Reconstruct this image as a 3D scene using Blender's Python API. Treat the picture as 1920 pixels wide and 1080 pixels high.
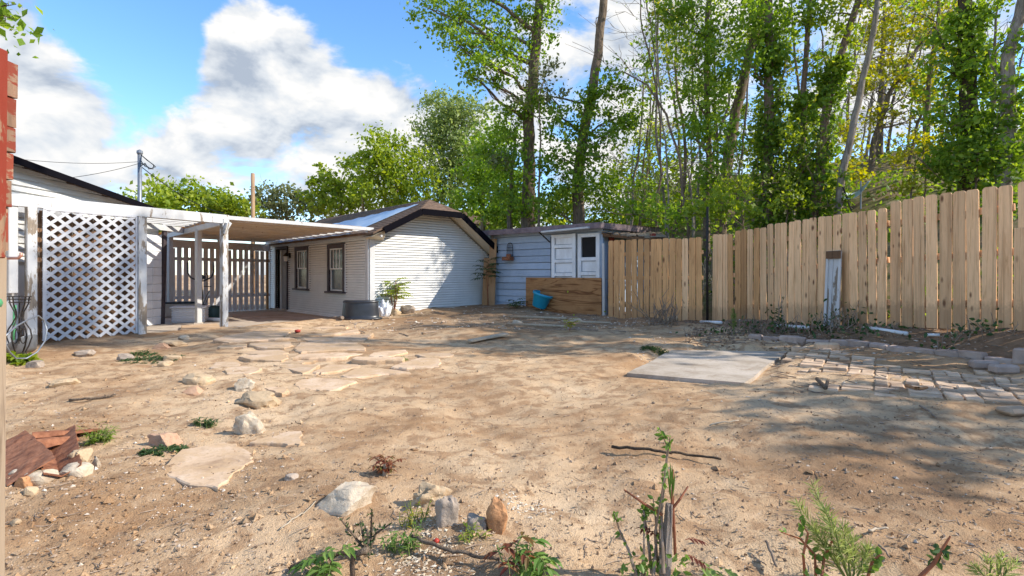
import bpy, bmesh, math, random
import numpy as np
from mathutils import Vector, Matrix, noise as mnoise

random.seed(7); rng = np.random.default_rng(7)
for o in list(bpy.data.objects): bpy.data.objects.remove(o)
scene = bpy.context.scene
COL = scene.collection
R = math.radians

# ------------------------------------------------------------ camera
CAMH = 1.15; FPX = 1000.0; HORIZON = 515.0
cam_data = bpy.data.cameras.new('camera'); cam = bpy.data.objects.new('camera', cam_data); COL.objects.link(cam)
cam.location = (0, 0, CAMH); cam.rotation_euler = (R(90), 0, 0)
cam_data.sensor_width = 36; cam_data.lens = FPX / 1920 * 36
cam_data.shift_y = (HORIZON - 540) / 1920
cam_data.clip_start = 0.05; cam_data.clip_end = 3000
scene.camera = cam

# ------------------------------------------------------------ sun and sky
SUN_EL = 36.0
sun_h = Vector((1.0, -0.14, 0)).normalized()
to_sun = Vector((sun_h.x * math.cos(R(SUN_EL)), sun_h.y * math.cos(R(SUN_EL)), math.sin(R(SUN_EL))))
sd = bpy.data.lights.new('sun', 'SUN'); sun = bpy.data.objects.new('sun', sd); COL.objects.link(sun)
sd.energy = 2.9; sd.angle = R(0.55); sd.color = (1.0, 0.93, 0.82)
sun.rotation_euler = (-to_sun).to_track_quat('-Z', 'Y').to_euler()
sun.location = to_sun * 60

scene.view_settings.view_transform = 'Standard'; scene.view_settings.look = 'None'
scene.view_settings.gamma = 1.0; scene.view_settings.exposure = 1.3
scene.view_settings.use_curve_mapping = False

world = bpy.data.worlds.new('World'); scene.world = world; world.use_nodes = True
def build_world():
    nt = world.node_tree; nt.nodes.clear()
    N = lambda t, **k: _node(nt, t, **k)
    L = nt.links.new
    out = N('ShaderNodeOutputWorld')
    sky = N('ShaderNodeTexSky'); sky.sky_type = 'NISHITA'; sky.sun_disc = False
    sky.sun_elevation = R(SUN_EL); sky.sun_rotation = math.atan2(to_sun.x, to_sun.y)
    sky.air_density = 1.0; sky.dust_density = 0.35; sky.ozone_density = 2.2; sky.altitude = 800
    hs = N('ShaderNodeHueSaturation'); hs.inputs['Saturation'].default_value = 1.18; hs.inputs['Value'].default_value = 0.88
    L(sky.outputs[0], hs.inputs['Color'])
    bg1 = N('ShaderNodeBackground'); bg1.inputs[1].default_value = 0.15
    L(hs.outputs[0], bg1.inputs[0])
    tc = N('ShaderNodeTexCoord')
    # cloud deck: directions projected on a high sheet, so the clouds flatten towards the horizon
    def vm(op, a, b=None):
        n = N('ShaderNodeVectorMath'); n.operation = op
        for i, v in enumerate((a, b)):
            if v is None: continue
            if hasattr(v, 'links'): L(v, n.inputs[i])
            else: n.inputs[i].default_value = v
        return n
    def mt(op, a, b=None, clamp=False):
        n = N('ShaderNodeMath'); n.operation = op; n.use_clamp = clamp
        for i, v in enumerate((a, b)):
            if v is None: continue
            if hasattr(v, 'links'): L(v, n.inputs[i])
            else: n.inputs[i].default_value = v
        return n.outputs[0]
    d = vm('NORMALIZE', tc.outputs['Generated']).outputs[0]
    def lobes(dirv):
        tot = None
        for px, py, rad, amp in [(70, 130, .15, .26), (600, 110, .20, .19), (420, 90, .12, .20), (300, 310, .45, .145), (740, 240, .13, .22),
                                 (258, 70, .10, -.30), (225, -10, .18, -.30), (800, 20, .17, -.30), (560, -30, .13, -.28), (640, 235, .05, -.12), (1250, 60, .45, .16)]:
            v = Vector(((px - 960) / FPX, 1, (HORIZON - py) / FPX)).normalized()
            dist = vm('DISTANCE', dirv, tuple(v)).outputs['Value']
            g = N('ShaderNodeMapRange'); g.interpolation_type = 'SMOOTHSTEP'
            L(dist, g.inputs[0]); g.inputs[1].default_value = 0; g.inputs[2].default_value = rad * 1.35
            g.inputs[3].default_value = amp; g.inputs[4].default_value = 0
            tot = g.outputs[0] if tot is None else mt('ADD', tot, g.outputs[0])
        return tot
    lob = lobes(d)
    def dens(dirv, fine):
        p = vm('MULTIPLY', dirv, (1.0, 1.0, 1.7)).outputs[0]
        n1 = N('ShaderNodeTexNoise'); n1.inputs['Scale'].default_value = 6.5; n1.inputs['Detail'].default_value = fine
        n1.inputs['Roughness'].default_value = .55; n1.inputs['Distortion'].default_value = .25
        L(p, n1.inputs['Vector'])
        return mt('ADD', n1.outputs['Fac'], lob)
    d1 = dens(d, 7)
    d2 = dens(vm('ADD', d, (.014, -.004, .034)).outputs[0], 5)
    cov = N('ShaderNodeMapRange'); cov.interpolation_type = 'SMOOTHSTEP'
    L(d1, cov.inputs[0]); cov.inputs[1].default_value = .50; cov.inputs[2].default_value = .64
    diff = mt('SUBTRACT', d1, d2)
    sh = N('ShaderNodeMapRange'); L(diff, sh.inputs[0]); sh.inputs[1].default_value = -.15; sh.inputs[2].default_value = .10
    ramp = N('ShaderNodeValToRGB'); L(sh.outputs[0], ramp.inputs[0])
    ramp.color_ramp.elements[0].color = (.44, .51, .62, 1); ramp.color_ramp.elements[1].color = (1, .985, .96, 1)
    e = ramp.color_ramp.elements.new(.5); e.color = (.74, .785, .84, 1)
    bg2 = N('ShaderNodeBackground'); bg2.inputs[1].default_value = 0.43
    L(ramp.outputs[0], bg2.inputs[0])
    mix = N('ShaderNodeMixShader'); L(cov.outputs[0], mix.inputs[0]); L(bg1.outputs[0], mix.inputs[1]); L(bg2.outputs[0], mix.inputs[2])
    L(mix.outputs[0], out.inputs[0])
def _node(nt, t, **k):
    n = nt.nodes.new(t)
    for a, b in k.items(): setattr(n, a, b)
    return n
build_world()

# ------------------------------------------------------------ helpers
def W(px, py, Y):
    return Vector(((px - 960) / FPX * Y, Y, CAMH - (py - HORIZON) / FPX * Y))

def tag(o, label=None, cat=None, group=None, kind=None):
    if label: o['label'] = label
    if cat: o['category'] = cat
    if group: o['group'] = group
    if kind: o['kind'] = kind
    return o

def thing(name, label, cat, loc, group=None):
    o = bpy.data.objects.new(name, None); COL.objects.link(o); o.location = loc; o.empty_display_size = .1
    return tag(o, label, cat, group)

def root_loc(p):
    """world position of a thing's root (parts are at zero offset under it)"""
    v = Vector((0, 0, 0))
    while p is not None: v += p.location; p = p.parent
    return v

def link(name, me, mat, parent=None, loc=None, smooth=False):
    o = bpy.data.objects.new(name, me); COL.objects.link(o)
    if mat is not None and not me.materials: me.materials.append(mat)
    if parent is not None: o.parent = parent
    if loc is not None: o.location = loc
    if smooth: me.polygons.foreach_set('use_smooth', [True] * len(me.polygons))
    return o

def np_mesh(name, V, F, smooth=False):
    """V (n,3) array, F (m,k) array with constant k"""
    me = bpy.data.meshes.new(name); V = np.asarray(V, np.float32); F = np.asarray(F, np.int32)
    me.vertices.add(len(V)); me.vertices.foreach_set('co', V.ravel())
    k = F.shape[1]; me.loops.add(F.size); me.loops.foreach_set('vertex_index', F.ravel())
    me.polygons.add(len(F)); me.polygons.foreach_set('loop_start', np.arange(0, F.size, k, dtype=np.int32))
    me.polygons.foreach_set('use_smooth', np.full(len(F), smooth))
    me.update(calc_edges=True)
    return me

class MB:
    """collects shapes in world space; build() links them as ONE mesh object under its parent"""
    def __init__(s): s.v = []; s.f = []
    def add(s, vs, fs):
        b = len(s.v); s.v += [Vector(p) for p in vs]; s.f += [tuple(b + i for i in f) for f in fs]; return s
    def box(s, c, size, rz=0, ch=0.0, M=None):
        x, y, z = (q / 2 for q in size)
        if M is None: M = Matrix.Rotation(rz, 3, 'Z')
        c = Vector(c)
        if ch <= 0:
            vs = [Vector((a * x, b * y, d * z)) for a in (-1, 1) for b in (-1, 1) for d in (-1, 1)]
            fs = [(0, 1, 3, 2), (4, 6, 7, 5), (0, 4, 5, 1), (2, 3, 7, 6), (0, 2, 6, 4), (1, 5, 7, 3)]
        else:
            vs = []; fs = []; idx = {}
            h = (x, y, z); ch = min(ch, .45 * min(x, y, z) * 2)
            for a in (-1, 1):
                for b in (-1, 1):
                    for d in (-1, 1):
                        for ax in range(3):
                            p = [a * x, b * y, d * z]
                            for q in range(3):
                                if q != ax: p[q] -= (a, b, d)[q] * ch
                            idx[(a, b, d, ax)] = len(vs); vs.append(Vector(p))
            I = lambda a, b, d, ax: idx[(a, b, d, ax)]
            for sg in (-1, 1):
                fx = [I(sg, -1, -1, 0), I(sg, 1, -1, 0), I(sg, 1, 1, 0), I(sg, -1, 1, 0)]
                fy = [I(-1, sg, -1, 1), I(-1, sg, 1, 1), I(1, sg, 1, 1), I(1, sg, -1, 1)]
                fz = [I(-1, -1, sg, 2), I(1, -1, sg, 2), I(1, 1, sg, 2), I(-1, 1, sg, 2)]
                fs += [f if sg > 0 else f[::-1] for f in (fx, fy, fz)]
            for a in (-1, 1):
                for b in (-1, 1):
                    fs.append([I(a, b, -1, 0), I(a, b, 1, 0), I(a, b, 1, 1), I(a, b, -1, 1)])
                    fs.append([I(a, -1, b, 0), I(a, 1, b, 0), I(a, 1, b, 2), I(a, -1, b, 2)])
                    fs.append([I(-1, a, b, 1), I(1, a, b, 1), I(1, a, b, 2), I(-1, a, b, 2)])
                    for d in (-1, 1): fs.append([I(a, b, d, 0), I(a, b, d, 1), I(a, b, d, 2)])
        return s.add([c + M @ p for p in vs], fs)
    def bar(s, p, q, w, h, up=(0, 0, 1), ch=0.0):
        """a beam from p to q, w wide sideways, h tall along up"""
        p = Vector(p); q = Vector(q); d = q - p; L = d.length; x = d.normalized()
        up = Vector(up); y = up.cross(x)
        if y.length < 1e-4: y = Vector((0, 1, 0)).cross(x)
        y.normalize(); z = x.cross(y)
        M = Matrix((x, y, z)).transposed()
        return s.box((p + q) / 2, (L, w, h), ch=ch, M=M)
    def tube(s, pts, rad, n=8, cap=True):
        pts = [Vector(p) for p in pts]
        if not hasattr(rad, '__len__'): rad = [rad] * len(pts)
        b = len(s.v); ref = None
        for i, p in enumerate(pts):
            d = (pts[min(i + 1, len(pts) - 1)] - pts[max(i - 1, 0)])
            d = d.normalized() if d.length > 1e-9 else Vector((0, 0, 1))
            if ref is None: ref = Vector((1, 0, 0)) if abs(d.x) < .8 else Vector((0, 1, 0))
            x = (ref - d * ref.dot(d)).normalized(); y = d.cross(x); ref = x
            for k in range(n):
                a = 2 * math.pi * k / n
                s.v.append(p + (x * math.cos(a) + y * math.sin(a)) * rad[i])
        for i in range(len(pts) - 1):
            for k in range(n):
                k2 = (k + 1) % n
                s.f.append((b + i * n + k, b + i * n + k2, b + (i + 1) * n + k2, b + (i + 1) * n + k))
        if cap:
            s.f.append(tuple(b + k for k in range(n))[::-1]); s.f.append(tuple(b + (len(pts) - 1) * n + k for k in range(n)))
        return s
    def slab(s, poly, z0, z1, taper=0.0):
        """upright prism on a list of (x, y)"""
        n = len(poly); cx = sum(p[0] for p in poly) / n; cy = sum(p[1] for p in poly) / n
        t = lambda p: (p[0] + (cx - p[0]) * taper, p[1] + (cy - p[1]) * taper)
        vs = [(p[0], p[1], z0) for p in poly] + [(*t(p), z1) for p in poly]
        ar = sum(poly[i][0] * poly[(i + 1) % n][1] - poly[(i + 1) % n][0] * poly[i][1] for i in range(n))
        fs = [tuple(range(n))[::-1], tuple(range(n, 2 * n))] + [(i, (i + 1) % n, n + (i + 1) % n, n + i) for i in range(n)]
        if ar < 0: fs = [f[::-1] for f in fs]
        return s.add(vs, fs)
    def quadsheet(s, a, b, c, d, nu=1, nv=1, fn=None, thick=0):
        a, b, c, d = map(Vector, (a, b, c, d)); base = len(s.v)
        for j in range(nv + 1):
            for i in range(nu + 1):
                u = i / nu; v = j / nv
                p = a * (1 - u) * (1 - v) + b * u * (1 - v) + c * u * v + d * (1 - u) * v
                if fn: p = p + Vector(fn(u, v))
                s.v.append(p)
        for j in range(nv):
            for i in range(nu):
                k = base + j * (nu + 1) + i
                s.f.append((k, k + 1, k + nu + 2, k + nu + 1))
        return s
    def lathe(s, c, prof, n=24, M=None, sx=1, sy=1):
        b = len(s.v); c = Vector(c)
        for r, z in prof:
            for k in range(n):
                a = 2 * math.pi * k / n; p = Vector((r * math.cos(a) * sx, r * math.sin(a) * sy, z))
                s.v.append(c + (M @ p if M is not None else p))
        for i in range(len(prof) - 1):
            for k in range(n):
                k2 = (k + 1) % n
                s.f.append((b + i * n + k, b + i * n + k2, b + (i + 1) * n + k2, b + (i + 1) * n + k))
        return s
    def build(s, name, mat, parent=None, smooth=False, solidify=0, own=True):
        off = root_loc(parent) if parent is not None else None
        if off is None:
            off = sum(s.v, Vector()) / max(1, len(s.v)); off.z = min(p.z for p in s.v)
        me = bpy.data.meshes.new(name)
        me.from_pydata([p - off for p in s.v], [], s.f); me.update()
        o = link(name, me, mat, parent, None if parent is not None else off, smooth)
        if solidify:
            m = o.modifiers.new('thickness', 'SOLIDIFY'); m.thickness = solidify; m.offset = 0
        return o

# ---- value noise for the terrain
def _hash(ix, iy, seed):
    h = (ix.astype(np.int64) * 374761393 + iy.astype(np.int64) * 668265263 + seed * 974711) & 0x7fffffff
    h = ((h ^ (h >> 13)) * 1274126177) & 0x7fffffff
    return ((h ^ (h >> 16)) & 0xffff) / 65535.0
def vnoise(x, y, seed=0):
    ix = np.floor(x); iy = np.floor(y); fx = x - ix; fy = y - iy
    fx = fx * fx * fx * (fx * (fx * 6 - 15) + 10); fy = fy * fy * fy * (fy * (fy * 6 - 15) + 10)
    a = _hash(ix, iy, seed); b = _hash(ix + 1, iy, seed); c = _hash(ix, iy + 1, seed); d = _hash(ix + 1, iy + 1, seed)
    return (a * (1 - fx) + b * fx) * (1 - fy) + (c * (1 - fx) + d * fx) * fy - .5
def fbm(x, y, sc, oct=4, seed=0, gain=.5):
    t = 0; a = 1
    for i in range(oct):
        t = t + a * vnoise(x * sc + 17.3 * i, y * sc - 9.1 * i, seed + i); sc = sc * 2.03; a *= gain
    return t
def sstep(a, b, x):
    t = np.clip((x - a) / (b - a), 0, 1); return t * t * (3 - 2 * t)

# ------------------------------------------------------------ layout of the place
F0, F1, F2, F3, F4 = (2.36, 13.1), (4.2, 11.75), (5.0, 10.46), (6.42, 6.83), (7.65, 3.7)
FZ = [.10, .12, .26, .47, .55]
HILL_LINE = [(-60, 60), (-4, 24), (2.4, 16.2), (4.35, 11.95), (5.15, 10.6), (6.57, 6.95), (7.8, 3.7), (11, -6), (20, -40)]
ANCH = np.array([(-7.8, 8.8, .04), (-7, 10.1, .04), (-6.2, 11.5, .05), (-3.75, 14, .04), (-3.0, 14.6, .10), (-2.2, 15.4, .18), (-.72, 16.8, .26), (-.58, 16.4, .2), (2.38, 13.7, .12),
    (2.36, 13.0, .1), (4.2, 11.7, .12), (5, 10.4, .26), (5.9, 8.1, .40), (6.42, 6.8, .46), (7.6, 3.7, .55), (9, 0, .6),
    (4.26, 8.2, .14), (5.28, 7.0, .14), (5.87, 6.1, .15), (6.6, 4.2, .2), (4, 5, .09), (2.8, 5.7, .08), (3.2, 7, .1), (2.3, 8, .05), (1.3, 6, .03), (6, 2, .2), (3, 2.5, .03),
    (0, 3, 0), (-2, 3, 0), (0, 5, 0), (-2, 6, 0), (-4, 6, 0), (-6, 6, .0), (0, 8, 0), (-3, 9, 0), (0, 11, .03), (-3, 12, .02), (2, 10, .06), (-5, 9, .0), (0, 0, 0), (-4, 1, .02), (-8, 4, 0), (4, 0, .1),
    (-12, 12, 0), (-12, 24, -.1), (-20, 30, -.1), (0, 24, .3), (-8, 19, -.1)], float)
PATIO = [(-6.95, 10.25), (-6.25, 11.35), (-3.55, 13.95), (-8.7, 19.6), (-12, 17.5), (-9.4, 11.5)]
PAD = [(1.3, 6.05), (2.4, 5.5), (4.0, 7.75), (2.37, 7.9)]
FLATS = [(PATIO, -.13), (PAD, -.01)]
MOUNDS = [(3.0, 10.6, .8, .13), (-.6, 10.2, 1.1, .09), (.9, 11.5, .9, .07), (-1.9, 11.9, .7, .06), (-3.0, 7.7, .9, .03), (-2.9, 5.2, .8, .05), (-1.0, 2.6, .5, .05), (-.2, 2.65, .35, .05), (2.2, 4.3, 1.2, .03)]

def hill_sd(x, y):
    best = np.full(np.shape(x), 1e9); sgn = np.zeros(np.shape(x))
    for (ax, ay), (bx, by) in zip(HILL_LINE[:-1], HILL_LINE[1:]):
        dx, dy = bx - ax, by - ay; t = np.clip(((x - ax) * dx + (y - ay) * dy) / (dx * dx + dy * dy), 0, 1)
        d = np.hypot(x - ax - t * dx, y - ay - t * dy); side = (y - ay) * dx - (x - ax) * dy
        m = d < best; best = np.where(m, d, best); sgn = np.where(m, np.where(side > 0, 1, -1), sgn)
    return best * sgn
def convex_sd(poly, x, y):
    n = len(poly); ar = sum(poly[i][0] * poly[(i + 1) % n][1] - poly[(i + 1) % n][0] * poly[i][1] for i in range(n)); s = 1 if ar > 0 else -1
    out = np.full(np.shape(x), -1e9)
    for i in range(n):
        (ax, ay), (bx, by) = poly[i], poly[(i + 1) % n]; L = math.hypot(bx - ax, by - ay)
        out = np.maximum(out, s * ((x - ax) * (by - ay) - (y - ay) * (bx - ax)) / L)
    return out
def gz(x, y):
    """height of the ground"""
    sc = np.isscalar(x); x = np.atleast_1d(np.asarray(x, float)); y = np.atleast_1d(np.asarray(y, float))
    num = np.zeros_like(x); den = np.zeros_like(x) + 1e-9
    for ax, ay, az in ANCH:
        w = 1 / ((x - ax) ** 2 + (y - ay) ** 2 + .25) ** 2; num += w * az; den += w
    z = num / den
    far = sstep(25, 60, np.hypot(x, y)); z = z * (1 - far)
    for mx, my, r, h in MOUNDS: z = z + h * np.exp(-((x - mx) ** 2 + (y - my) ** 2) / (r * r) * 1.6)
    sd_ = hill_sd(x, y); d = np.maximum(sd_, 0)
    near = 1 - sstep(20, 40, np.hypot(x, y))
    z = z + near * (.07 * fbm(x, y, .9, 3, 3) + .028 * fbm(x, y, 4.5, 3, 11) * (1 - sstep(12, 18, y)) + .014 * fbm(x, y, 17., 3, 23) * (1 - sstep(6, 10, y)))
    fx = sstep(-5, 6, x - .25 * (y - 15))
    hh = .40 * np.minimum(d, 14) + .22 * np.clip(d - 14, 0, 22) + .03 * np.clip(d - 36, 0, 200)
    z = z + fx * hh * sstep(0, 1.2, d) + .5 * fbm(x, y, .35, 3, 31) * sstep(1, 6, d)
    for poly, pz in FLATS:
        m = 1 - sstep(-.02, .3, convex_sd(poly, x, y)); z = z * (1 - m) + pz * m
    return float(z[0]) if sc else z
def ymax(px):
    """farthest open ground in a direction: a little in front of the house and shed walls"""
    k = (px - 960) / FPX
    if 600 < px < 692: return 13.85 + (692 - px) * .016
    if 692 <= px < 918: t = (k * 14 + 3.75) / (.731 - k * .683); return 14 + .683 * t - .22
    if 918 <= px < 1136: return 16.2 - (px - 918) / 218 * 2.75
    return 60
def G(px, py, dz=0.0):
    """the ground point seen at a pixel of the photograph"""
    z = 0.0
    for _ in range(8):
        Y = min((CAMH - z - dz) / ((py - HORIZON) / FPX), ymax(px)); X = (px - 960) / FPX * Y; z = .5 * z + .5 * gz(X, Y)
    return Vector((X, Y, z))

# ------------------------------------------------------------ materials
def new_mat(name):
    m = bpy.data.materials.new(name); m.use_nodes = True; nt = m.node_tree
    b = nt.nodes['Principled BSDF']; return m, nt, b
def coords(nt, scale=(1, 1, 1), rand=True, src='Object'):
    tc = nt.nodes.new('ShaderNodeTexCoord'); mp = nt.nodes.new('ShaderNodeMapping'); mp.inputs['Scale'].default_value = scale
    if rand:
        oi = nt.nodes.new('ShaderNodeObjectInfo'); mu = nt.nodes.new('ShaderNodeVectorMath'); mu.operation = 'SCALE'
        cb = nt.nodes.new('ShaderNodeCombineXYZ')
        for i in range(3): nt.links.new(oi.outputs['Random'], cb.inputs[i])
        nt.links.new(cb.outputs[0], mu.inputs[0]); mu.inputs['Scale'].default_value = 37.0
        ad = nt.nodes.new('ShaderNodeVectorMath'); ad.operation = 'ADD'
        nt.links.new(tc.outputs[src], ad.inputs[0]); nt.links.new(mu.outputs[0], ad.inputs[1]); nt.links.new(ad.outputs[0], mp.inputs[0])
    else: nt.links.new(tc.outputs[src], mp.inputs[0])
    return mp.outputs[0]
def tnoise(nt, vec, scale, detail=5, rough=.6, dist=0):
    n = nt.nodes.new('ShaderNodeTexNoise'); n.inputs['Scale'].default_value = scale; n.inputs['Detail'].default_value = detail
    n.inputs['Roughness'].default_value = rough; n.inputs['Distortion'].default_value = dist; nt.links.new(vec, n.inputs['Vector']); return n.outputs['Fac']
def ramp(nt, fac, stops, interp='LINEAR'):
    r = nt.nodes.new('ShaderNodeValToRGB'); cr = r.color_ramp; cr.interpolation = interp
    while len(cr.elements) < len(stops): cr.elements.new(.5)
    for e, (p, c) in zip(cr.elements, stops):
        e.position = p; e.color = (*c, 1) if hasattr(c, '__len__') else (c, c, c, 1)
    nt.links.new(fac, r.inputs[0]); return r.outputs[0]
def mixc(nt, fac, a, b, mode='MIX'):
    m = nt.nodes.new('ShaderNodeMix'); m.data_type = 'RGBA'; m.blend_type = mode
    for sock, v in ((m.inputs[0], fac), (m.inputs[6], a), (m.inputs[7], b)):
        if hasattr(v, 'links'): nt.links.new(v, sock)
        elif hasattr(v, '__len__'): sock.default_value = (*v, 1)
        else: sock.default_value = v
    return m.outputs[2]
def objvar(nt, col, amt=.25, hue=.0):
    oi = nt.nodes.new('ShaderNodeObjectInfo'); mr = nt.nodes.new('ShaderNodeMapRange'); nt.links.new(oi.outputs['Random'], mr.inputs[0])
    mr.inputs[3].default_value = 1 - amt; mr.inputs[4].default_value = 1 + amt
    h = nt.nodes.new('ShaderNodeHueSaturation'); nt.links.new(mr.outputs[0], h.inputs['Value']); nt.links.new(col, h.inputs['Color']); return h.outputs[0]
def bump(nt, b, h, strength=.4, dist=.01):
    n = nt.nodes.new('ShaderNodeBump'); n.inputs['Strength'].default_value = strength; n.inputs['Distance'].default_value = dist
    nt.links.new(h, n.inputs['Height']); nt.links.new(n.outputs[0], b.inputs['Normal'])
def simple(name, c0, c1, scale=6, rough=.8, bmp=.3, bdist=.01, var=.12, stretch=(1, 1, 1), metal=0, spec=.3, detail=6):
    m, nt, b = new_mat(name); v = coords(nt, stretch)
    f = tnoise(nt, v, scale, detail); col = ramp(nt, f, [(.3, c0), (.7, c1)])
    if var: col = objvar(nt, col, var)
    nt.links.new(col, b.inputs['Base Color']); b.inputs['Roughness'].default_value = rough; b.inputs['Metallic'].default_value = metal
    b.inputs['Specular IOR Level'].default_value = spec
    if bmp: bump(nt, b, tnoise(nt, v, scale * 5, 5, .7), bmp, bdist)
    return m
def painted(name, paint, wood, amount=.3, scale=5, stretch=(1, 1, .25), dirt=(.3, .27, .23), var=.05, rough=.6, spec=.25):
    """paint flaking off wood: amount is the share that is bare"""
    m, nt, b = new_mat(name); v = coords(nt, stretch)
    f = tnoise(nt, v, scale, 9, .72, .3)
    e = .5 + (.5 - amount) * .4
    mask = ramp(nt, f, [(e, 0.0), (e + .03, 1.0)])
    d = tnoise(nt, coords(nt, (1, 1, .5)), 2.5, 6, .7)
    pc = mixc(nt, ramp(nt, d, [(.42, 0.), (.85, .55)]), paint, dirt)
    wc = ramp(nt, tnoise(nt, coords(nt, (6, 6, .7)), 9, 6, .7), [(.3, tuple(q * .55 for q in wood)), (.7, wood)])
    col = objvar(nt, mixc(nt, mask, pc, wc), var)
    nt.links.new(col, b.inputs['Base Color']); b.inputs['Roughness'].default_value = rough; b.inputs['Specular IOR Level'].default_value = spec
    bump(nt, b, mixc(nt, .35, mask, tnoise(nt, v, scale * 6, 4)), -.35, .006)
    return m
def woodmat(name, light, dark, knot=(.16, .08, .04), grain=(14, 14, .8), var=.16, rough=.75, dirtz=None, knots=True, knotk=False):
    m, nt, b = new_mat(name); v = coords(nt, grain)
    g = tnoise(nt, v, 2.2, 7, .62, .8)
    col = ramp(nt, g, [(.30, dark), (.48, light), (.62, tuple(q * .9 for q in light)), (.75, dark)])
    big = tnoise(nt, coords(nt, (2, 2, .5)), 1.6, 4)
    col = mixc(nt, ramp(nt, big, [(.45, 0.), (.75, .5)]), col, tuple(.72 * q for q in dark))
    if knots:
        vo = nt.nodes.new('ShaderNodeTexVoronoi'); vo.inputs['Scale'].default_value = 1.0; nt.links.new(coords(nt, (9, 9, 3.4)), vo.inputs['Vector'])
        sep = nt.nodes.new('ShaderNodeSeparateColor'); nt.links.new(vo.outputs['Color'], sep.inputs[0])
        sz = nt.nodes.new('ShaderNodeMath'); sz.operation = 'DIVIDE'; nt.links.new(vo.outputs['Distance'], sz.inputs[0]); nt.links.new(ramp(nt, sep.outputs[1], [(.35, .02), (1.0, 1.25)]), sz.inputs[1])
        km = ramp(nt, sz.outputs[0], [(.09, 1.), (.24, 0.)])
        col = mixc(nt, km, col, knot)
    if dirtz:     # mud splashed up from the ground and rain streaks
        tc = nt.nodes.new('ShaderNodeTexCoord'); sx = nt.nodes.new('ShaderNodeSeparateXYZ'); nt.links.new(tc.outputs['Object'], sx.inputs[0])
        ad = nt.nodes.new('ShaderNodeMath'); ad.operation = 'MULTIPLY_ADD'; nt.links.new(tnoise(nt, coords(nt, (6, 6, 3)), 2.0, 5, .7), ad.inputs[0]); ad.inputs[1].default_value = -.55; nt.links.new(sx.outputs[2], ad.inputs[2])
        col = mixc(nt, ramp(nt, ad.outputs[0], [(-.0, .5), (.12, 0.)]), col, (.30, .185, .105))
        col = mixc(nt, ramp(nt, tnoise(nt, coords(nt, (22, 22, .35)), 1.0, 4, .6), [(.51, 0.), (.66, .55)]), col, (.33, .17, .078))
    col = objvar(nt, col, var)
    nt.links.new(col, b.inputs['Base Color']); b.inputs['Roughness'].default_value = rough; b.inputs['Specular IOR Level'].default_value = .2
    bump(nt, b, g, .5, .008)
    return m
def leafmat(name, c0, c1, c2, transl=.45, var=.1):
    m, nt, b = new_mat(name)
    at = nt.nodes.new('ShaderNodeAttribute'); at.attribute_name = 'tone'
    col = ramp(nt, at.outputs['Fac'], [(0.0, c0), (.5, c1), (1.0, c2)])
    col = objvar(nt, col, var)
    nt.links.new(col, b.inputs['Base Color']); b.inputs['Roughness'].default_value = .5; b.inputs['Specular IOR Level'].default_value = .35
    tr = nt.nodes.new('ShaderNodeBsdfTranslucent'); mx = nt.nodes.new('ShaderNodeMixShader'); mx.inputs[0].default_value = transl
    hs = nt.nodes.new('ShaderNodeHueSaturation'); hs.inputs['Hue'].default_value = .485; hs.inputs['Value'].default_value = 1.7; hs.inputs['Saturation'].default_value = 1.1
    nt.links.new(col, hs.inputs['Color']); nt.links.new(hs.outputs[0], tr.inputs[0])
    nt.links.new(b.outputs[0], mx.inputs[1]); nt.links.new(tr.outputs[0], mx.inputs[2]); nt.links.new(mx.outputs[0], nt.nodes['Material Output'].inputs[0])
    return m

def dirtmat():
    m, nt, b = new_mat('bare_dirt'); v = coords(nt, rand=False)
    big = tnoise(nt, v, .55, 5, .6); mid = tnoise(nt, v, 4.5, 7, .68, .4); fine = tnoise(nt, v, 42, 6, .7)
    col = ramp(nt, big, [(.38, (.37, .225, .12)), (.5, (.525, .36, .215)), (.62, (.60, .435, .275))])
    col = mixc(nt, ramp(nt, mid, [(.49, 0.), (.58, .7)]), col, (.285, .165, .088))
    col = mixc(nt, ramp(nt, mid, [(.30, .6), (.43, 0.)]), col, (.60, .44, .29))
    col = mixc(nt, ramp(nt, fine, [(.56, 0.), (.66, .6)]), col, (.22, .125, .068))
    vo = nt.nodes.new('ShaderNodeTexVoronoi'); vo.inputs['Scale'].default_value = 26; nt.links.new(v, vo.inputs['Vector'])
    sep = nt.nodes.new('ShaderNodeSeparateColor'); nt.links.new(vo.outputs['Color'], sep.inputs[0])
    dots = nt.nodes.new('ShaderNodeMath'); dots.operation = 'MULTIPLY'
    nt.links.new(ramp(nt, vo.outputs['Distance'], [(.13, 1.), (.2, 0.)]), dots.inputs[0]); nt.links.new(ramp(nt, sep.outputs[0], [(.72, 0.), (.74, 1.)]), dots.inputs[1])
    col = mixc(nt, dots.outputs[0], col, (.17, .11, .07))
    # the hill beyond the fence: dry litter with patches of green ground cover
    geo = nt.nodes.new('ShaderNodeAttribute'); geo.attribute_name = 'hill'
    hc = ramp(nt, tnoise(nt, v, 1.6, 7, .7, .3), [(.36, (.10, .075, .045)), (.47, (.25, .18, .10)), (.56, (.12, .13, .035)), (.70, (.33, .26, .16))])
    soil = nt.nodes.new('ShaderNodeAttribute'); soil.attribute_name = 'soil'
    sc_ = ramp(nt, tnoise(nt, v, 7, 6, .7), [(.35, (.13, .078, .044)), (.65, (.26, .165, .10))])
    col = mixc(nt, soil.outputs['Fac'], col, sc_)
    col = mixc(nt, geo.outputs['Fac'], col, hc)
    nt.links.new(col, b.inputs['Base Color']); b.inputs['Roughness'].default_value = .95; b.inputs['Specular IOR Level'].default_value = .1
    h = mixc(nt, .5, mid, fine); h2 = mixc(nt, .3, h, tnoise(nt, v, 130, 3, .6))
    bump(nt, b, h2, .9, .03)
    return m

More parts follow.
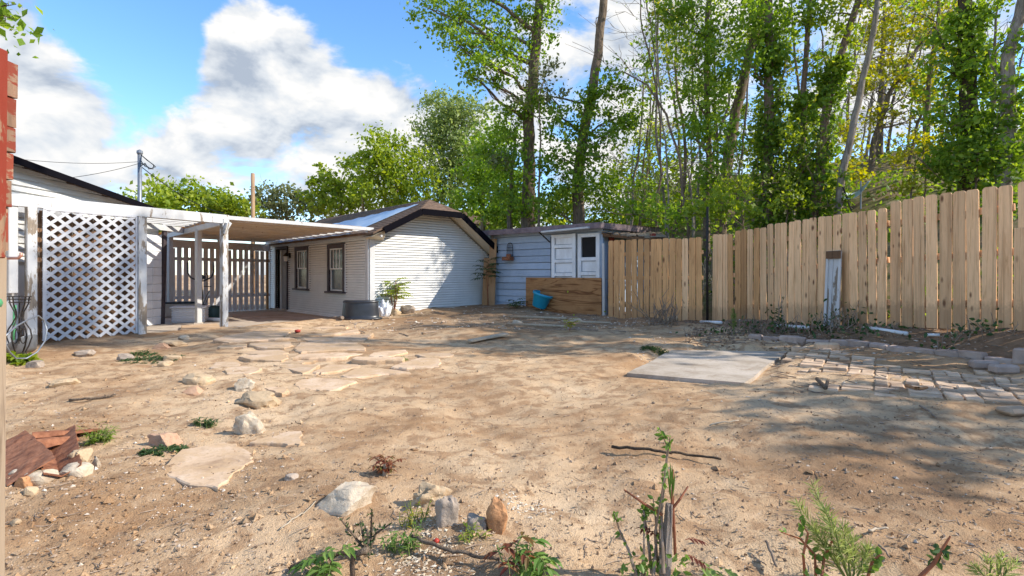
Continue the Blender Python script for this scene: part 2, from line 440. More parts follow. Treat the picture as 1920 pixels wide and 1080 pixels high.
MT = {}
def init_mats():
    g = MT
    g['dirt'] = dirtmat()
    g['white_siding'] = simple('white_siding_paint', (.62, .61, .58), (.71, .70, .67), 2.5, .6, .15, .004, 0)
    g['trim_white'] = painted('old_white_trim', (.54, .535, .525), (.28, .23, .18), .16, 7)
    g['peel_white'] = painted('peeling_white_paint', (.55, .545, .535), (.30, .24, .18), .50, 6)
    g['peel_mid'] = painted('flaking_white_paint', (.53, .53, .53), (.28, .22, .17), .28, 6)
    g['lattice'] = simple('white_lattice_plastic', (.44, .44, .46), (.54, .54, .55), 3, .5, 0, 0, .04)
    g['white_fence'] = painted('worn_grey_white_picket', (.64, .66, .70), (.34, .31, .29), .2, 4)
    g['dark_trim'] = simple('dark_brown_trim', (.035, .028, .032), (.07, .055, .06), 8, .55, .2, .004, .05)
    g['fascia_black'] = painted('black_fascia_paint', (.006, .0055, .008), (.10, .095, .09), .02, 5, (1, 1, 1), (.010, .009, .011), rough=.95, spec=.03)
    g['soffit'] = simple('cream_soffit', (.52, .45, .34), (.62, .55, .43), 3, .7, .1, .004, .05)
    g['shingle'] = simple('brown_shingle', (.085, .052, .035), (.19, .125, .085), 9, .9, .9, .02, .05)
    g['metal_roof'] = simple('pale_blue_metal_roof', (.22, .33, .48), (.36, .45, .56), 1.2, .7, .05, .004, .04, spec=.08)
    g['glass'] = glassmat()
    g['dark_in'] = simple('dark_interior', (.012, .011, .011), (.02, .018, .017), 3, .9, 0, 0, 0)
    g['window_bar'] = simple('white_window_bar', (.6, .6, .58), (.74, .74, .72), 5, .5, 0, 0, 0)
    g['door_wood'] = simple('grey_door_paint', (.19, .165, .15), (.27, .24, .22), 5, .6, .1, .004, 0)
    g['blue_board'] = painted('blue_grey_board_paint', (.34, .415, .52), (.19, .20, .22), .05, 5, (.5, .5, 2), (.17, .22, .30), .1)
    g['shed_fascia'] = simple('purple_brown_fascia', (.12, .085, .09), (.23, .17, .17), 7, .75, .3, .006, .06)
    g['door_white'] = painted('old_door_white', (.76, .77, .78), (.25, .2, .16), .06, 4)
    g['plywood'] = plymat()
    g['picket'] = woodmat('cedar_picket', (.86, .53, .285), (.56, .305, .14), (.17, .075, .035), var=.2, dirtz=.42, knotk=True)
    g['picket_brown'] = woodmat('browner_cedar_picket', (.70, .375, .16), (.39, .19, .075), (.13, .055, .025), var=.24, dirtz=.42)
    g['plank'] = woodmat('raw_brown_plank', (.40, .235, .12), (.23, .125, .06))
    g['greywood'] = woodmat('weathered_grey_wood', (.31, .235, .165), (.15, .105, .07), (.1, .07, .05), (16, 16, .7), .2)
    g['brownwall'] = woodmat('brown_boards', (.21, .115, .06), (.10, .055, .03), (.05, .03, .02), (12, 12, .8), .3)
    g['redpaint'] = painted('faded_red_paint', (.19, .028, .014), (.29, .18, .11), .42, 9, (1, 1, .3), (.30, .07, .045), .15)
    g['redend'] = painted('red_washed_end_grain', (.22, .045, .025), (.33, .20, .13), .5, 14, (1, .4, .8), (.24, .07, .045), .12)
    g['tan_panel'] = panelmat()
    g['concrete'] = concretemat()
    g['block'] = simple('white_block_wall', (.60, .61, .62), (.73, .73, .73), 4, .7, .3, .006, .04)
    g['flag'] = flagmat()
    g['rock_pale'] = rockmat('pale_sandstone', (.46, .34, .215), (.28, .18, .10))
    g['rock_white'] = rockmat('white_stone', (.52, .43, .32), (.30, .205, .125))
    g['rock_red'] = rockmat('red_brown_rock', (.50, .26, .125), (.27, .125, .06))
    g['rock_pink'] = rockmat('pink_sandstone', (.50, .31, .20), (.33, .18, .105))
    g['rock_grey'] = rockmat('grey_brown_rock', (.36, .29, .23), (.19, .145, .11))
    g['brick'] = simple('weathered_paver', (.38, .255, .165), (.62, .46, .32), 7, .9, .6, .008, .3)
    g['edge_stone'] = simple('pink_grey_edging_stone', (.27, .20, .165), (.45, .35, .29), 6, .9, .6, .01, .18)
    g['blue_plastic'] = simple('turquoise_plastic', (.008, .26, .42), (.014, .32, .49), 5, .35, .05, .002, 0, spec=.5)
    g['black_plastic'] = simple('black_plastic', (.016, .018, .022), (.035, .038, .045), 5, .38, .1, .003, 0, spec=.5)
    g['iron'] = simple('dark_iron', (.016, .014, .013), (.05, .04, .035), 30, .6, .2, .002, .1, metal=.3)
    g['rust'] = simple('rusted_sheet_iron', (.13, .04, .018), (.40, .17, .085), 18, .75, .5, .006, .1, metal=.15)
    g['galv'] = simple('galvanised_pipe', (.16, .18, .21), (.26, .28, .31), 14, .45, .1, .002, .05, metal=.5)
    g['pole'] = woodmat('utility_pole_wood', (.40, .26, .15), (.25, .15, .085), (.1, .06, .03), (8, 8, .6), .1)
    g['wire'] = simple('black_cable', (.015, .015, .016), (.03, .03, .03), 9, .6, 0, 0, 0)
    g['pvc'] = simple('white_plastic_pipe', (.62, .63, .63), (.76, .76, .75), 9, .45, 0, 0, .04)
    g['wicker'] = simple('white_woven_plastic', (.55, .54, .54), (.68, .67, .66), 40, .6, .5, .004, 0)
    g['green_paint'] = simple('green_enamel', (.05, .22, .09), (.10, .33, .16), 9, .45, 0, 0, 0)
    g['copper'] = simple('dull_copper', (.48, .22, .15), (.58, .30, .22), 9, .45, 0, 0, 0, metal=.4)
    g['red_plastic'] = simple('red_plastic', (.34, .03, .02), (.42, .05, .03), 9, .5, 0, 0, 0)
    g['bin'] = simple('dark_green_plastic', (.02, .05, .05), (.035, .07, .065), 9, .45, 0, 0, 0)
    g['bag'] = simple('white_plastic_bag', (.62, .66, .70), (.78, .80, .82), 9, .35, .3, .01, 0)
    g['bark'] = barkmat('grey_brown_bark', (.26, .195, .14), (.11, .08, .06))
    g['bark_pale'] = barkmat('pale_grey_bark', (.36, .31, .27), (.18, .15, .125))
    g['bark_dark'] = barkmat('dark_bark', (.12, .09, .065), (.05, .038, .03))
    g['twig'] = simple('dry_twig', (.17, .115, .08), (.36, .28, .21), 20, .9, .2, .003, .25)
    g['stem'] = simple('pale_stem', (.34, .27, .19), (.47, .39, .29), 20, .8, .2, .003, .15)
    g['redstem'] = simple('red_brown_stem', (.20, .065, .03), (.33, .12, .055), 20, .7, .1, .003, .15)
    g['greenstem'] = simple('green_stem', (.10, .14, .03), (.17, .22, .06), 20, .7, .1, .003, .1)
    g['leaf'] = leafmat('cottonwood_leaf', (.08, .155, .016), (.17, .28, .032), (.31, .41, .06), .52)
    g['leaf_lime'] = leafmat('lime_leaf', (.10, .17, .016), (.22, .30, .03), (.38, .43, .06), .5)
    g['leaf_yellow'] = leafmat('yellow_green_leaf', (.15, .18, .015), (.30, .31, .025), (.48, .43, .04), .5)
    g['leaf_olive'] = leafmat('olive_leaf', (.09, .11, .035), (.17, .19, .07), (.27, .28, .13), .35)
    g['leaf_willow'] = leafmat('pale_willow_leaf', (.11, .165, .04), (.23, .30, .085), (.38, .44, .17), .45)
    g['ivy'] = leafmat('ivy_leaf', (.045, .095, .012), (.125, .22, .025), (.30, .39, .055), .48)
    g['leaf_dark'] = leafmat('dark_privet_leaf', (.018, .045, .012), (.04, .085, .022), (.08, .14, .04), .3)
    g['leaf_red'] = leafmat('red_brown_new_leaf', (.10, .022, .014), (.17, .055, .02), (.13, .14, .03), .3)
    g['leaf_fresh'] = leafmat('fresh_green_leaf', (.07, .14, .022), (.13, .24, .045), (.24, .34, .09), .4)
    g['feather'] = leafmat('feathery_pale_green', (.13, .18, .045), (.24, .30, .09), (.38, .43, .17), .4)
    g['litter'] = leafmat('dead_leaf_litter', (.12, .075, .045), (.22, .145, .09), (.38, .28, .18), .1)
    g['pebble'] = leafmat('mixed_pebble', (.20, .14, .095), (.42, .31, .22), (.68, .60, .50), 0.0)
    g['chip'] = leafmat('white_wood_chip', (.36, .26, .16), (.55, .44, .31), (.72, .64, .52), 0.0)
    g['hammock'] = simple('pale_blue_hammock_cloth', (.20, .27, .29), (.46, .54, .55), 14, .8, .2, .004, 0, stretch=(6, 1, 1))
def panelmat():
    m, nt, b = new_mat('tan_translucent_panel'); v = coords(nt, (1, 1, 1))
    col = ramp(nt, tnoise(nt, v, 1.8, 5), [(.3, (.46, .27, .07)), (.7, (.70, .44, .14))]); nt.links.new(col, b.inputs['Base Color']); b.inputs['Roughness'].default_value = .5
    tr = nt.nodes.new('ShaderNodeBsdfTranslucent'); nt.links.new(col, tr.inputs[0]); mx = nt.nodes.new('ShaderNodeMixShader'); mx.inputs[0].default_value = .7
    nt.links.new(b.outputs[0], mx.inputs[1]); nt.links.new(tr.outputs[0], mx.inputs[2]); nt.links.new(mx.outputs[0], nt.nodes['Material Output'].inputs[0]); return m
def plymat():
    m, nt, b = new_mat('plywood_sheet'); v = coords(nt, (.16, .16, 2.0), rand=False)
    g = tnoise(nt, v, 2.2, 2.5, .5, 1.2); w = nt.nodes.new('ShaderNodeMath'); w.operation = 'SINE'; ml = nt.nodes.new('ShaderNodeMath'); ml.operation = 'MULTIPLY'; ml.inputs[1].default_value = 42
    nt.links.new(g, ml.inputs[0]); nt.links.new(ml.outputs[0], w.inputs[0])
    col = ramp(nt, w.outputs[0], [(0.0, (.40, .205, .085)), (.7, (.33, .155, .06)), (1.0, (.17, .072, .028))])
    col = mixc(nt, ramp(nt, tnoise(nt, coords(nt, (1, 1, 2), rand=False), 2.2, 6, .7), [(.45, 0.), (.7, .6)]), col, (.20, .095, .042))
    nt.links.new(col, b.inputs['Base Color']); b.inputs['Roughness'].default_value = .8; b.inputs['Specular IOR Level'].default_value = .2; return m
def flagmat():
    m, nt, b = new_mat('buff_flagstone'); v = coords(nt)
    f = tnoise(nt, v, 4, 8, .68, .5); col = ramp(nt, f, [(.32, (.36, .24, .15)), (.48, (.54, .385, .255)), (.68, (.62, .47, .34))])
    d = tnoise(nt, v, 2.2, 8, .75, .3); col = mixc(nt, ramp(nt, d, [(.47, 0.), (.56, .85)]), col, (.50, .34, .20))
    col = mixc(nt, ramp(nt, tnoise(nt, v, 30, 5, .7), [(.55, 0.), (.7, .6)]), col, (.28, .18, .11))
    nt.links.new(objvar(nt, col, .12), b.inputs['Base Color']); b.inputs['Roughness'].default_value = .92; b.inputs['Specular IOR Level'].default_value = .12
    bump(nt, b, mixc(nt, .4, f, d), .8, .02); return m
def concretemat():
    m, nt, b = new_mat('stained_concrete'); v = coords(nt)
    f = tnoise(nt, v, 1.6, 8, .7, .4); col = ramp(nt, f, [(.34, (.30, .24, .18)), (.5, (.43, .365, .295)), (.68, (.50, .43, .36))])
    col = mixc(nt, ramp(nt, tnoise(nt, v, 3.3, 9, .75, .6), [(.54, 0.), (.63, .6)]), col, (.26, .19, .13))
    col = mixc(nt, ramp(nt, tnoise(nt, v, 34, 5, .7), [(.56, 0.), (.70, .5)]), col, (.24, .18, .13))
    nt.links.new(col, b.inputs['Base Color']); b.inputs['Roughness'].default_value = .9; b.inputs['Specular IOR Level'].default_value = .15
    bump(nt, b, tnoise(nt, v, 24, 6, .7), .5, .008); return m
def glassmat():
    m, nt, b = new_mat('dusty_window_glass')
    f = tnoise(nt, coords(nt), 1.5, 3)
    nt.links.new(ramp(nt, f, [(.35, (.05, .06, .065)), (.7, (.14, .16, .17))]), b.inputs['Base Color'])
    b.inputs['Roughness'].default_value = .16; b.inputs['Specular IOR Level'].default_value = .7; return m
def rockmat(name, light, dark):
    m, nt, b = new_mat(name); v = coords(nt)
    f = tnoise(nt, v, 7, 8, .7, .3); col = ramp(nt, f, [(.3, dark), (.5, light), (.75, tuple(min(1, q * 1.12) for q in light))])
    f2 = tnoise(nt, v, 28, 6, .7); col = mixc(nt, ramp(nt, f2, [(.52, 0.), (.72, .6)]), col, dark)
    nt.links.new(objvar(nt, col, .08), b.inputs['Base Color']); b.inputs['Roughness'].default_value = .9; b.inputs['Specular IOR Level'].default_value = .15
    bump(nt, b, mixc(nt, .5, f, f2), .9, .02); return m
def barkmat(name, light, dark):
    m, nt, b = new_mat(name); v = coords(nt, (5, 5, .9))
    f = tnoise(nt, v, 3.2, 8, .7, .6); nt.links.new(ramp(nt, f, [(.36, dark), (.62, light)]), b.inputs['Base Color'])
    b.inputs['Roughness'].default_value = .95; b.inputs['Specular IOR Level'].default_value = .1; bump(nt, b, f, 1.0, .05); return m
init_mats()

# ------------------------------------------------------------ ground
def axis(lo, hi, fine, a, b, grow=1.16):
    pts = list(np.arange(a, b, fine)); st = fine; p = b
    while p < hi: pts.append(p); st *= grow; p += st
    st = fine; p = a - fine
    while p > lo: pts.insert(0, p); st *= grow; p -= st
    return np.array(pts)
def build_ground():
    xs = axis(-900, 900, .045, -7.5, 6.8)
    y1 = list(np.arange(1.4, 5.0, .028)) + list(np.arange(5.0, 9, .045)) + list(np.arange(9, 17, .09))
    st = .09; p = 17.0
    while p < 1600: y1.append(p); st *= 1.13; p += st
    st = .03; p = 1.37
    while p > -300: y1.insert(0, p); st *= 1.3; p -= st
    ys = np.array(y1); X, Y = np.meshgrid(xs, ys); x = X.ravel(); y = Y.ravel()
    z = gz(x, y)
    nx, ny = len(xs), len(ys); i = np.arange(nx - 1); j = np.arange(ny - 1); I, J = np.meshgrid(i, j); k = (J * nx + I).ravel()
    me = np_mesh('ground', np.stack([x, y, z], 1), np.stack([k, k + 1, k + nx + 1, k + nx], 1), True)
    at = me.attributes.new('hill', 'FLOAT', 'POINT')
    at.data.foreach_set('value', (sstep(.1, .9, hill_sd(x, y) + .35 * fbm(x, y, 1.5, 2, 5)) * sstep(1, 3.2, x + .4 * (y - 12))).astype(np.float32))
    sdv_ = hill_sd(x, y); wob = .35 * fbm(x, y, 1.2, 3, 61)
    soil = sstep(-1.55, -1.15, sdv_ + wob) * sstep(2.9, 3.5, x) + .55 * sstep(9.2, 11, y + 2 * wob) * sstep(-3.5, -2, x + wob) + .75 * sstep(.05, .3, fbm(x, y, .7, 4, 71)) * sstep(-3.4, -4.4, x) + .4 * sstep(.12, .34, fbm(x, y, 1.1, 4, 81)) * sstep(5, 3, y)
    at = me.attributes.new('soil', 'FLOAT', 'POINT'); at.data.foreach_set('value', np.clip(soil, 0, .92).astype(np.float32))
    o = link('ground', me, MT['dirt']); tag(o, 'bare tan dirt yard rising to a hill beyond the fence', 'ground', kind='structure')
build_ground()

# concrete pad and patio slab
mb = MB(); n = len(PAD)
pad = []
for i in range(4):
    a = Vector(PAD[i]); b = Vector(PAD[(i + 1) % 4])
    for t in range(6):
        p = a.lerp(b, t / 6); w = .012 * math.sin(5 * t + i * 2) if t else 0
        pad.append((p.x + w, p.y - w))
o = mb.slab(pad, -.06, .034, .004).build('concrete_pad', MT['concrete']); tag(o, 'flat grey concrete pad set in the dirt beside the brick paving', 'concrete pad', kind='structure')
mb = MB(); o = mb.slab(PATIO, -.35, -.085).build('patio_slab', MT['concrete']); tag(o, 'concrete patio slab under the pergola', 'patio', kind='structure')
mb = MB(); mb.bar((-6.1, 11.45, -.06), (-4.3, 13.2, -.06), .16, .17, ch=.012); mb.bar((-6.9, 10.3, -.07), (-6.3, 11.3, -.07), .2, .12, ch=.012)
o = mb.build('patio_kerb', MT['concrete']); tag(o, 'low concrete kerb along the front of the patio', 'kerb', kind='structure')

# flagstones
FLAGS = [[(190,385),(215,350),(330,340),(378,355),(370,375),(270,390)], [(270,405),(330,378),(420,375),(515,390),(500,410),(370,430),(290,425)], [(590,365),(680,355),(890,370),(880,385),(790,418),(700,400)],
 [(835,410),(960,362),(1140,358),(1145,375),(1010,405),(900,420)], [(1025,435),(1120,392),(1280,385),(1420,400),(1480,412),(1290,428),(1060,445)], [(735,490),(770,465),(850,450),(1115,462),(1140,480),(960,525),(830,520),(745,505)],
 [(370,325),(440,308),(680,303),(685,320),(640,340),(450,340)], [(360,287),(420,268),(640,258),(695,285),(650,300),(500,300)], [(230,255),(270,222),(420,225),(425,245),(330,258)], [(430,240),(440,225),(700,218),(720,240),(660,262),(500,262)],
 [(720,265),(760,225),(960,212),(1130,225),(1190,265),(1180,273),(950,276),(760,288)], [(710,325),(760,293),(1000,281),(1195,283),(1060,320),(930,335)], [(1205,308),(1230,280),(1440,275),(1460,290),(1330,308)], [(1090,350),(1130,320),(1330,315),(1440,330),(1420,352),(1200,355)],
 [(1340,385),(1440,352),(1540,318),(1670,325),(1660,375),(1450,395)], [(630,350),(700,337),(860,337),(855,350),(780,355)], [(200,218),(280,190),(700,190),(740,203),(560,208),(300,220)], [(770,200),(810,182),(1000,178),(1240,172),(1180,205),(1000,210),(880,212)],
 [(440,135),(520,112),(780,118),(760,135),(520,140)], [(790,168),(1000,158),(1140,142),(1150,160),(900,173)], [(540,510),(600,497),(685,525),(680,555),(640,565),(590,540)], [(0,130),(230,118),(300,140),(200,155),(0,160)], [(300,172),(480,150),(700,150),(680,170),(420,180)],
 [(-150,112),(-40,100),(200,100),(260,112),(60,125),(-120,125)], [(820,128),(900,112),(1080,112),(1060,130)], [(1500,300),(1620,285),(1760,290),(1740,308),(1580,312)]]
fr = thing('flagstone_paving', 'irregular buff flagstones laid in the dirt in front of the pergola', 'paving', (-3, 8, 0)); tag(fr, kind='structure')
def rough_poly(pts, amp, steps=4, seed=0):
    out = []; rr = random.Random(seed)
    for i in range(len(pts)):
        a = Vector(pts[i]); b = Vector(pts[(i + 1) % len(pts)]); nrm = Vector((-(b - a).y, (b - a).x)).normalized() if (b - a).length > 0 else Vector((0, 0))
        for t in range(steps):
            p = a.lerp(b, t / steps) + nrm * rr.uniform(-amp, amp); out.append((p.x, p.y))
    return out
def flagstone(pix, parent, mat, hgt=.022, seed=0, name='flagstone', amp=.02):
    pts = [G(px, py) for px, py in pix]; c = sum(pts, Vector()) / len(pts)
    poly = rough_poly([(p.x, p.y) for p in pts], amp, 4, seed); zt = max(c.z, gz(c.x, c.y)) + hgt + .006
    tx, ty = random.uniform(-.006, .006), random.uniform(-.006, .006)
    mb = MB(); mb.slab(poly, zt - .14, zt - .012); b = len(mb.v) // 2
    n = len(poly); cx = sum(p[0] for p in poly) / n; cy = sum(p[1] for p in poly) / n
    vs = list(mb.v[n:]); ins = [Vector((p.x + (cx - p.x) * .035, p.y + (cy - p.y) * .035, zt + tx * (p.x - cx) * 3 + ty * (p.y - cy) * 3)) for p in vs]
    mb.f.pop(1); k = len(mb.v); mb.v += ins; ar = mb.f[0]
    for i in range(n): mb.f.append((n + i, n + (i + 1) % n, k + (i + 1) % n, k + i))
    mb.f.append(tuple(range(k, k + n)))
    bm = bmesh.new(); o = mb.build(name, mat, parent)
    bm.from_mesh(o.data); bmesh.ops.recalc_face_normals(bm, faces=bm.faces); bm.to_mesh(o.data); bm.free()
    return o
for i, f in enumerate(FLAGS):
    flagstone([(340 + x / 3.43, 580 + y / 3.43) for x, y in f], fr, MT['flag'], random.uniform(.006, .016), i)

# brick paving: laid in pairs, sunk unevenly in the dirt
br = thing('brick_paving', 'sunken weathered brick paving right of the concrete pad', 'paving', (4, 6.2, 0)); tag(br, kind='structure')
bmesh_ = []
for k in range(4):
    mb = MB(); rr = random.Random(k); mb.box((0, 0, 0), (.225 + .01 * rr.random(), .108, .07), ch=.008)
    me = bpy.data.meshes.new('brick'); me.from_pydata([p + Vector((rr.uniform(-.004, .004), rr.uniform(-.004, .004), rr.uniform(-.003, .003))) for p in mb.v], [], mb.f); me.materials.append(MT['brick']); bmesh_.append(me)
e1 = Vector((.57, .82)).normalized(); e2 = Vector((e1.y, -e1.x)); ang = math.atan2(e2.y, e2.x)
BRK = [G(1442, 706), G(1492, 655), G(1700, 672), G(1925, 700), G(1990, 760), G(1800, 752), G(1560, 742)]
bpoly = [(p.x, p.y) for p in BRK]; org = Vector((2.45, 5.35)); nb = 0
def inpoly(p, poly):
    c = False; j = len(poly) - 1
    for i in range(len(poly)):
        if (poly[i][1] > p[1]) != (poly[j][1] > p[1]) and p[0] < (poly[j][0] - poly[i][0]) * (p[1] - poly[i][1]) / (poly[j][1] - poly[i][1]) + poly[i][0]: c = not c
        j = i
    return c
rb = random.Random(3)
for a in range(-4, 18):
    for b in range(-2, 22):
        flip = (a + b) % 2
        for h in (0, 1):
            off = Vector((.12 + h * 0, .06 + h * .12)) if flip == 0 else Vector((.06 + h * .12, .12))
            c = org + e2 * (b * .243 + off.x) + e1 * (a * .243 + off.y)
            cover = float(fbm(np.array([c.x]), np.array([c.y]), 1.3, 3, 77)[0])
            if not inpoly((c.x, c.y), bpoly) or rb.random() < .10 or cover > .22 or nb >= 295: continue
            z = gz(c.x, c.y); nb += 1
            o = link('brick', bmesh_[nb % 4], None, br, Vector((c.x, c.y, z - .022 + rb.uniform(-.008, .012) - max(0, cover + .05) * .06)) - Vector(br.location))
            o.rotation_euler = (rb.uniform(-.03, .03), rb.uniform(-.03, .03), ang + (math.pi / 2 if flip else 0) + rb.uniform(-.05, .05))

# low stone edging of the planting bank
ed = thing('stone_edging', 'low row of pink grey stone blocks holding back the bank below the fence', 'edging', (5.2, 7.2, .1))
eline = [G(1405, 634), G(1480, 640), G(1590, 648), G(1700, 658), G(1800, 668), G(1925, 682), G(2060, 700)]
t = 0; tot = []
for a, b in zip(eline[:-1], eline[1:]):
    L = (b - a).length; s = 0
    while s < L - .08:
        w = random.uniform(.20, .32); p = a.lerp(b, min(1, (s + w / 2) / L)); s += w + .012
        hgt = .065 + (.10 if p.x > 5.6 else 0) + random.uniform(-.015, .02)
        mb = MB(); rot = math.atan2((b - a).y, (b - a).x) + random.uniform(-.08, .08)
        mb.box((p.x, p.y, gz(p.x, p.y) + hgt / 2 - .03), (w, random.uniform(.11, .15), hgt + .06), rz=rot, ch=.014)
        mb.v = [v + Vector((random.uniform(-.009, .009) for _ in range(3))) for v in mb.v]
        mb.build('edging_block', MT['edge_stone'], ed)

# ------------------------------------------------------------ white house
HC = Vector((-3.75, 14.0, 0)); HU = Vector((.731, .683, 0)).normalized(); HV = Vector((-HU.y, HU.x, 0))
def hp(u, v, z): return HC + HU * u + HV * v + Vector((0, 0, z))
def vpx(px):
    k = (px - 960) / FPX; return (HC.x - k * HC.y) / -(HV.x - k * HV.y)
house = thing('house', 'small white clapboard house with clipped gable and brown shingle roof', 'house', (HC.x, HC.y, 0))
def lapped(fn, rows, zb, ex, intervals, out, proud=.016):
    """narrow lapped boards; fn(s, o, z) gives a point, intervals(z) the spans of s at a height"""
    mb = out
    for r in range(rows):
        z0 = zb + r * ex; z1 = z0 + ex; ia = intervals(z0 + .004); ib = intervals(z1 - .004)
        if len(ia) != len(ib): ib = ia
        for (a0, a1), (b0, b1) in zip(ia, ib):
            if b1 - b0 < .02: continue
            j = random.uniform(-.0015, .0015)
            g_ = ex * .27; mb.add([fn(a0, proud + j, z0 + g_), fn(a1, proud + j, z0 + g_), fn(b1, .004, z1), fn(b0, .004, z1), fn(a0, -.05, z0 + g_ * .8), fn(a1, -.05, z0 + g_ * .8), fn(a0, -.05, z0), fn(a1, -.05, z0), fn(a0, .004, z0), fn(a1, .004, z0)], [(0, 1, 2, 3), (4, 5, 1, 0), (6, 7, 5, 4), (8, 9, 7, 6)])
    return mb
OPEN = [(vpx(648), vpx(616), .62, 2.02), (vpx(580), vpx(555), .66, 2.04), (vpx(541), vpx(518), -.2, 2.12)]
VEND = 7.45
def long_int(z):
    sp = [(.0, VEND)]
    for a, b, z0, z1 in OPEN:
        if z0 < z < z1:
            ns = []
            for s0, s1 in sp:
                if a > s0 and b < s1: ns += [(s0, a), (b, s1)]
                else: ns.append((s0, s1))
            sp = ns
    return sp
mb = MB(); EX = .0705
lapped(lambda s, o, z: hp(-o, s, z), 31, -.06, EX, long_int, mb)
mb.build('side_wall', MT['white_siding'], house)
GW = 4.14; PKU, PKZ = 2.07, 3.30; SL, SR = .50, .70
def gz_top(u): return PKZ - (PKU - u) * SL if u < PKU else PKZ - (u - PKU) * SR
CLIPZ = 2.90
def gable_int(z):
    u0 = 0 if z < gz_top(0) - .12 else max(0, PKU - (PKZ - z - .12) / SL); u1 = min(GW, PKU + (PKZ - z - .12) / SR)
    return [(u0, max(u0, u1))]
mb = MB(); lapped(lambda s, o, z: hp(s, -o, z), 40, .13, EX, gable_int, mb)
gw = mb.build('gable_wall', MT['white_siding'], house)
mb = MB(); mb.add([hp(.02, .06, -.2), hp(GW, .06, -.2), hp(GW, .06, 1.7), hp(2.9, .06, 2.6), hp(1.2, .06, 2.72), hp(.02, .06, 2.2)], [(0, 1, 2, 3, 4, 5)])
mb.add([hp(.06, .02, -.3), hp(.06, VEND, -.3), hp(.06, VEND, 2.2), hp(.06, .02, 2.2)], [(0, 3, 2, 1)])
mb.add([hp(GW, .0, -.3), hp(GW, VEND, -.3), hp(GW, VEND, 2.0), hp(GW, 0, 2.0)], [(0, 1, 2, 3)])
mb.add([hp(0, VEND, -.3), hp(GW, VEND, -.3), hp(GW, VEND, 1.9), hp(PKU, VEND, 3.2), hp(0, VEND, 2.2)], [(0, 1, 2, 3, 4)])
mb.build('wall_core', MT['dark_in'], house)
mb = MB(); mb.box(hp(GW / 2, .08, -.08), (GW, .2, .42), rz=math.atan2(HU.y, HU.x)); mb.build('foundation', MT['concrete'], house)
mb = MB(); mb.bar(hp(-.02, .02, -.14), hp(-.02, 5.6, -.14), .1, .2); mb.build('foundation', MT['white_siding'], house)
for (u, v, du, dv) in ((-.022, .07, .035, .15), (.075, -.022, .15, .035)):
    mb = MB(); mb.box(hp(u, v, 1.03), (du, dv, 2.2), rz=math.atan2(HU.y, HU.x), ch=.004); mb.build('corner_board', MT['trim_white'], house)
mb = MB(); mb.box(hp(-.022, VEND - .05, 1.03), (.035, .12, 2.2), rz=math.atan2(HU.y, HU.x), ch=.004); mb.build('corner_board', MT['trim_white'], house)
mb = MB(); mb.bar(hp(-.03, .0, 2.2), hp(-.03, VEND, 2.2), .05, .16, ch=.004); mb.build('frieze_board', MT['trim_white'], house)
# roof
OV = .55; EL = -.18; TH = .05
def rp(u, v, dz=0): return hp(u, v, gz_top(u) + dz)
ucl = PKU - (PKZ - CLIPZ) / SL; ucr = PKU + (PKZ - CLIPZ) / SR; UR = 4.35; VB = VEND + .3
ridge0 = hp(PKU, .25, PKZ); ridge1 = hp(PKU, VB, PKZ)
roof_top = [rp(EL, -OV), hp(ucl, -OV, CLIPZ), hp(ucr, -OV, CLIPZ), rp(UR, -OV), rp(EL, VB), ridge1, rp(UR, VB), ridge0]
mb = MB(); tv = [p + Vector((0, 0, TH)) for p in roof_top]; bv = roof_top
fs = [(0, 1, 7, 5, 4), (1, 2, 7), (2, 3, 6, 5, 7)]
mb.add(tv, fs); mb.add(bv, [f[::-1] for f in fs])
ring = [0, 1, 2, 3, 6, 5, 4]
for a, b in zip(ring, ring[1:] + ring[:1]): mb.add([bv[a], bv[b], tv[b], tv[a]], [(0, 1, 2, 3)])
roof = mb.build('roof', MT['shingle'], house)
# rows of shingle edges across the near slope
mb = MB()
for k in range(1, 16):
    u = EL + (PKU - EL) * k / 16; v0 = -OV + .02 if u < ucl else -OV + .02 + (u - ucl) / (PKU - ucl) * (OV + .25)
    mb.bar(rp(u, v0, TH + .004), rp(u, VB - .02, TH + .004), .10, .012, up=(-SL * HU.x, -SL * HU.y, 1))
mb.build('shingle_course', MT['shingle'], roof)
# pale metal sheet on the near slope
mb = MB(); n = 14
def msheet(u, v): return hp(0, 0, 0)
A_, B_, C_, D_ = rp(EL - .02, .75, TH + .03), rp(EL - .02, 6.2, TH + .03), rp(1.0, 4.4, TH + .03), rp(1.66, .22, TH + .03)
mb.quadsheet(A_, B_, C_, D_, 24, 6, lambda u, v: (0, 0, .012 * math.sin(u * 40)))
o = mb.build('metal_sheet', MT['metal_roof'], roof, solidify=.006)
# fascia, soffit
def rake(a, b, w=.03, h=.17):
    mb = MB(); mb.bar(a + Vector((0, 0, -.04)), b + Vector((0, 0, -.04)), w, h, ch=.004); return mb.build('fascia', MT['fascia_black'], house)
eps = HV * -.018
rake(rp(.12, -OV) + eps, hp(ucl, -OV, CLIPZ) + eps); rake(hp(ucl, -OV, CLIPZ) + eps * 1.2, hp(ucr, -OV, CLIPZ) + eps * 1.2); rake(hp(ucr, -OV, CLIPZ) + eps, rp(UR, -OV) + eps)
mb = MB(); dn = -.055
mb.add([rp(EL, -OV + .01, dn), hp(ucl, -OV + .01, CLIPZ + dn), hp(ucl, .1, CLIPZ + dn), rp(EL, .1, dn)], [(0, 1, 2, 3)])
mb.add([hp(ucl, -OV + .01, CLIPZ + dn), hp(ucr, -OV + .01, CLIPZ + dn), hp(ucr, .1, CLIPZ + dn), hp(ucl, .1, CLIPZ + dn)], [(0, 1, 2, 3)])
mb.add([hp(ucr, -OV + .01, CLIPZ + dn), rp(UR, -OV + .01, dn), rp(UR, .1, dn), hp(ucr, .1, CLIPZ + dn)], [(0, 1, 2, 3)])
mb.build('soffit', MT['soffit'], house)
mb = MB(); z0 = gz_top(EL) - .06    # boxed cornice return at the corner
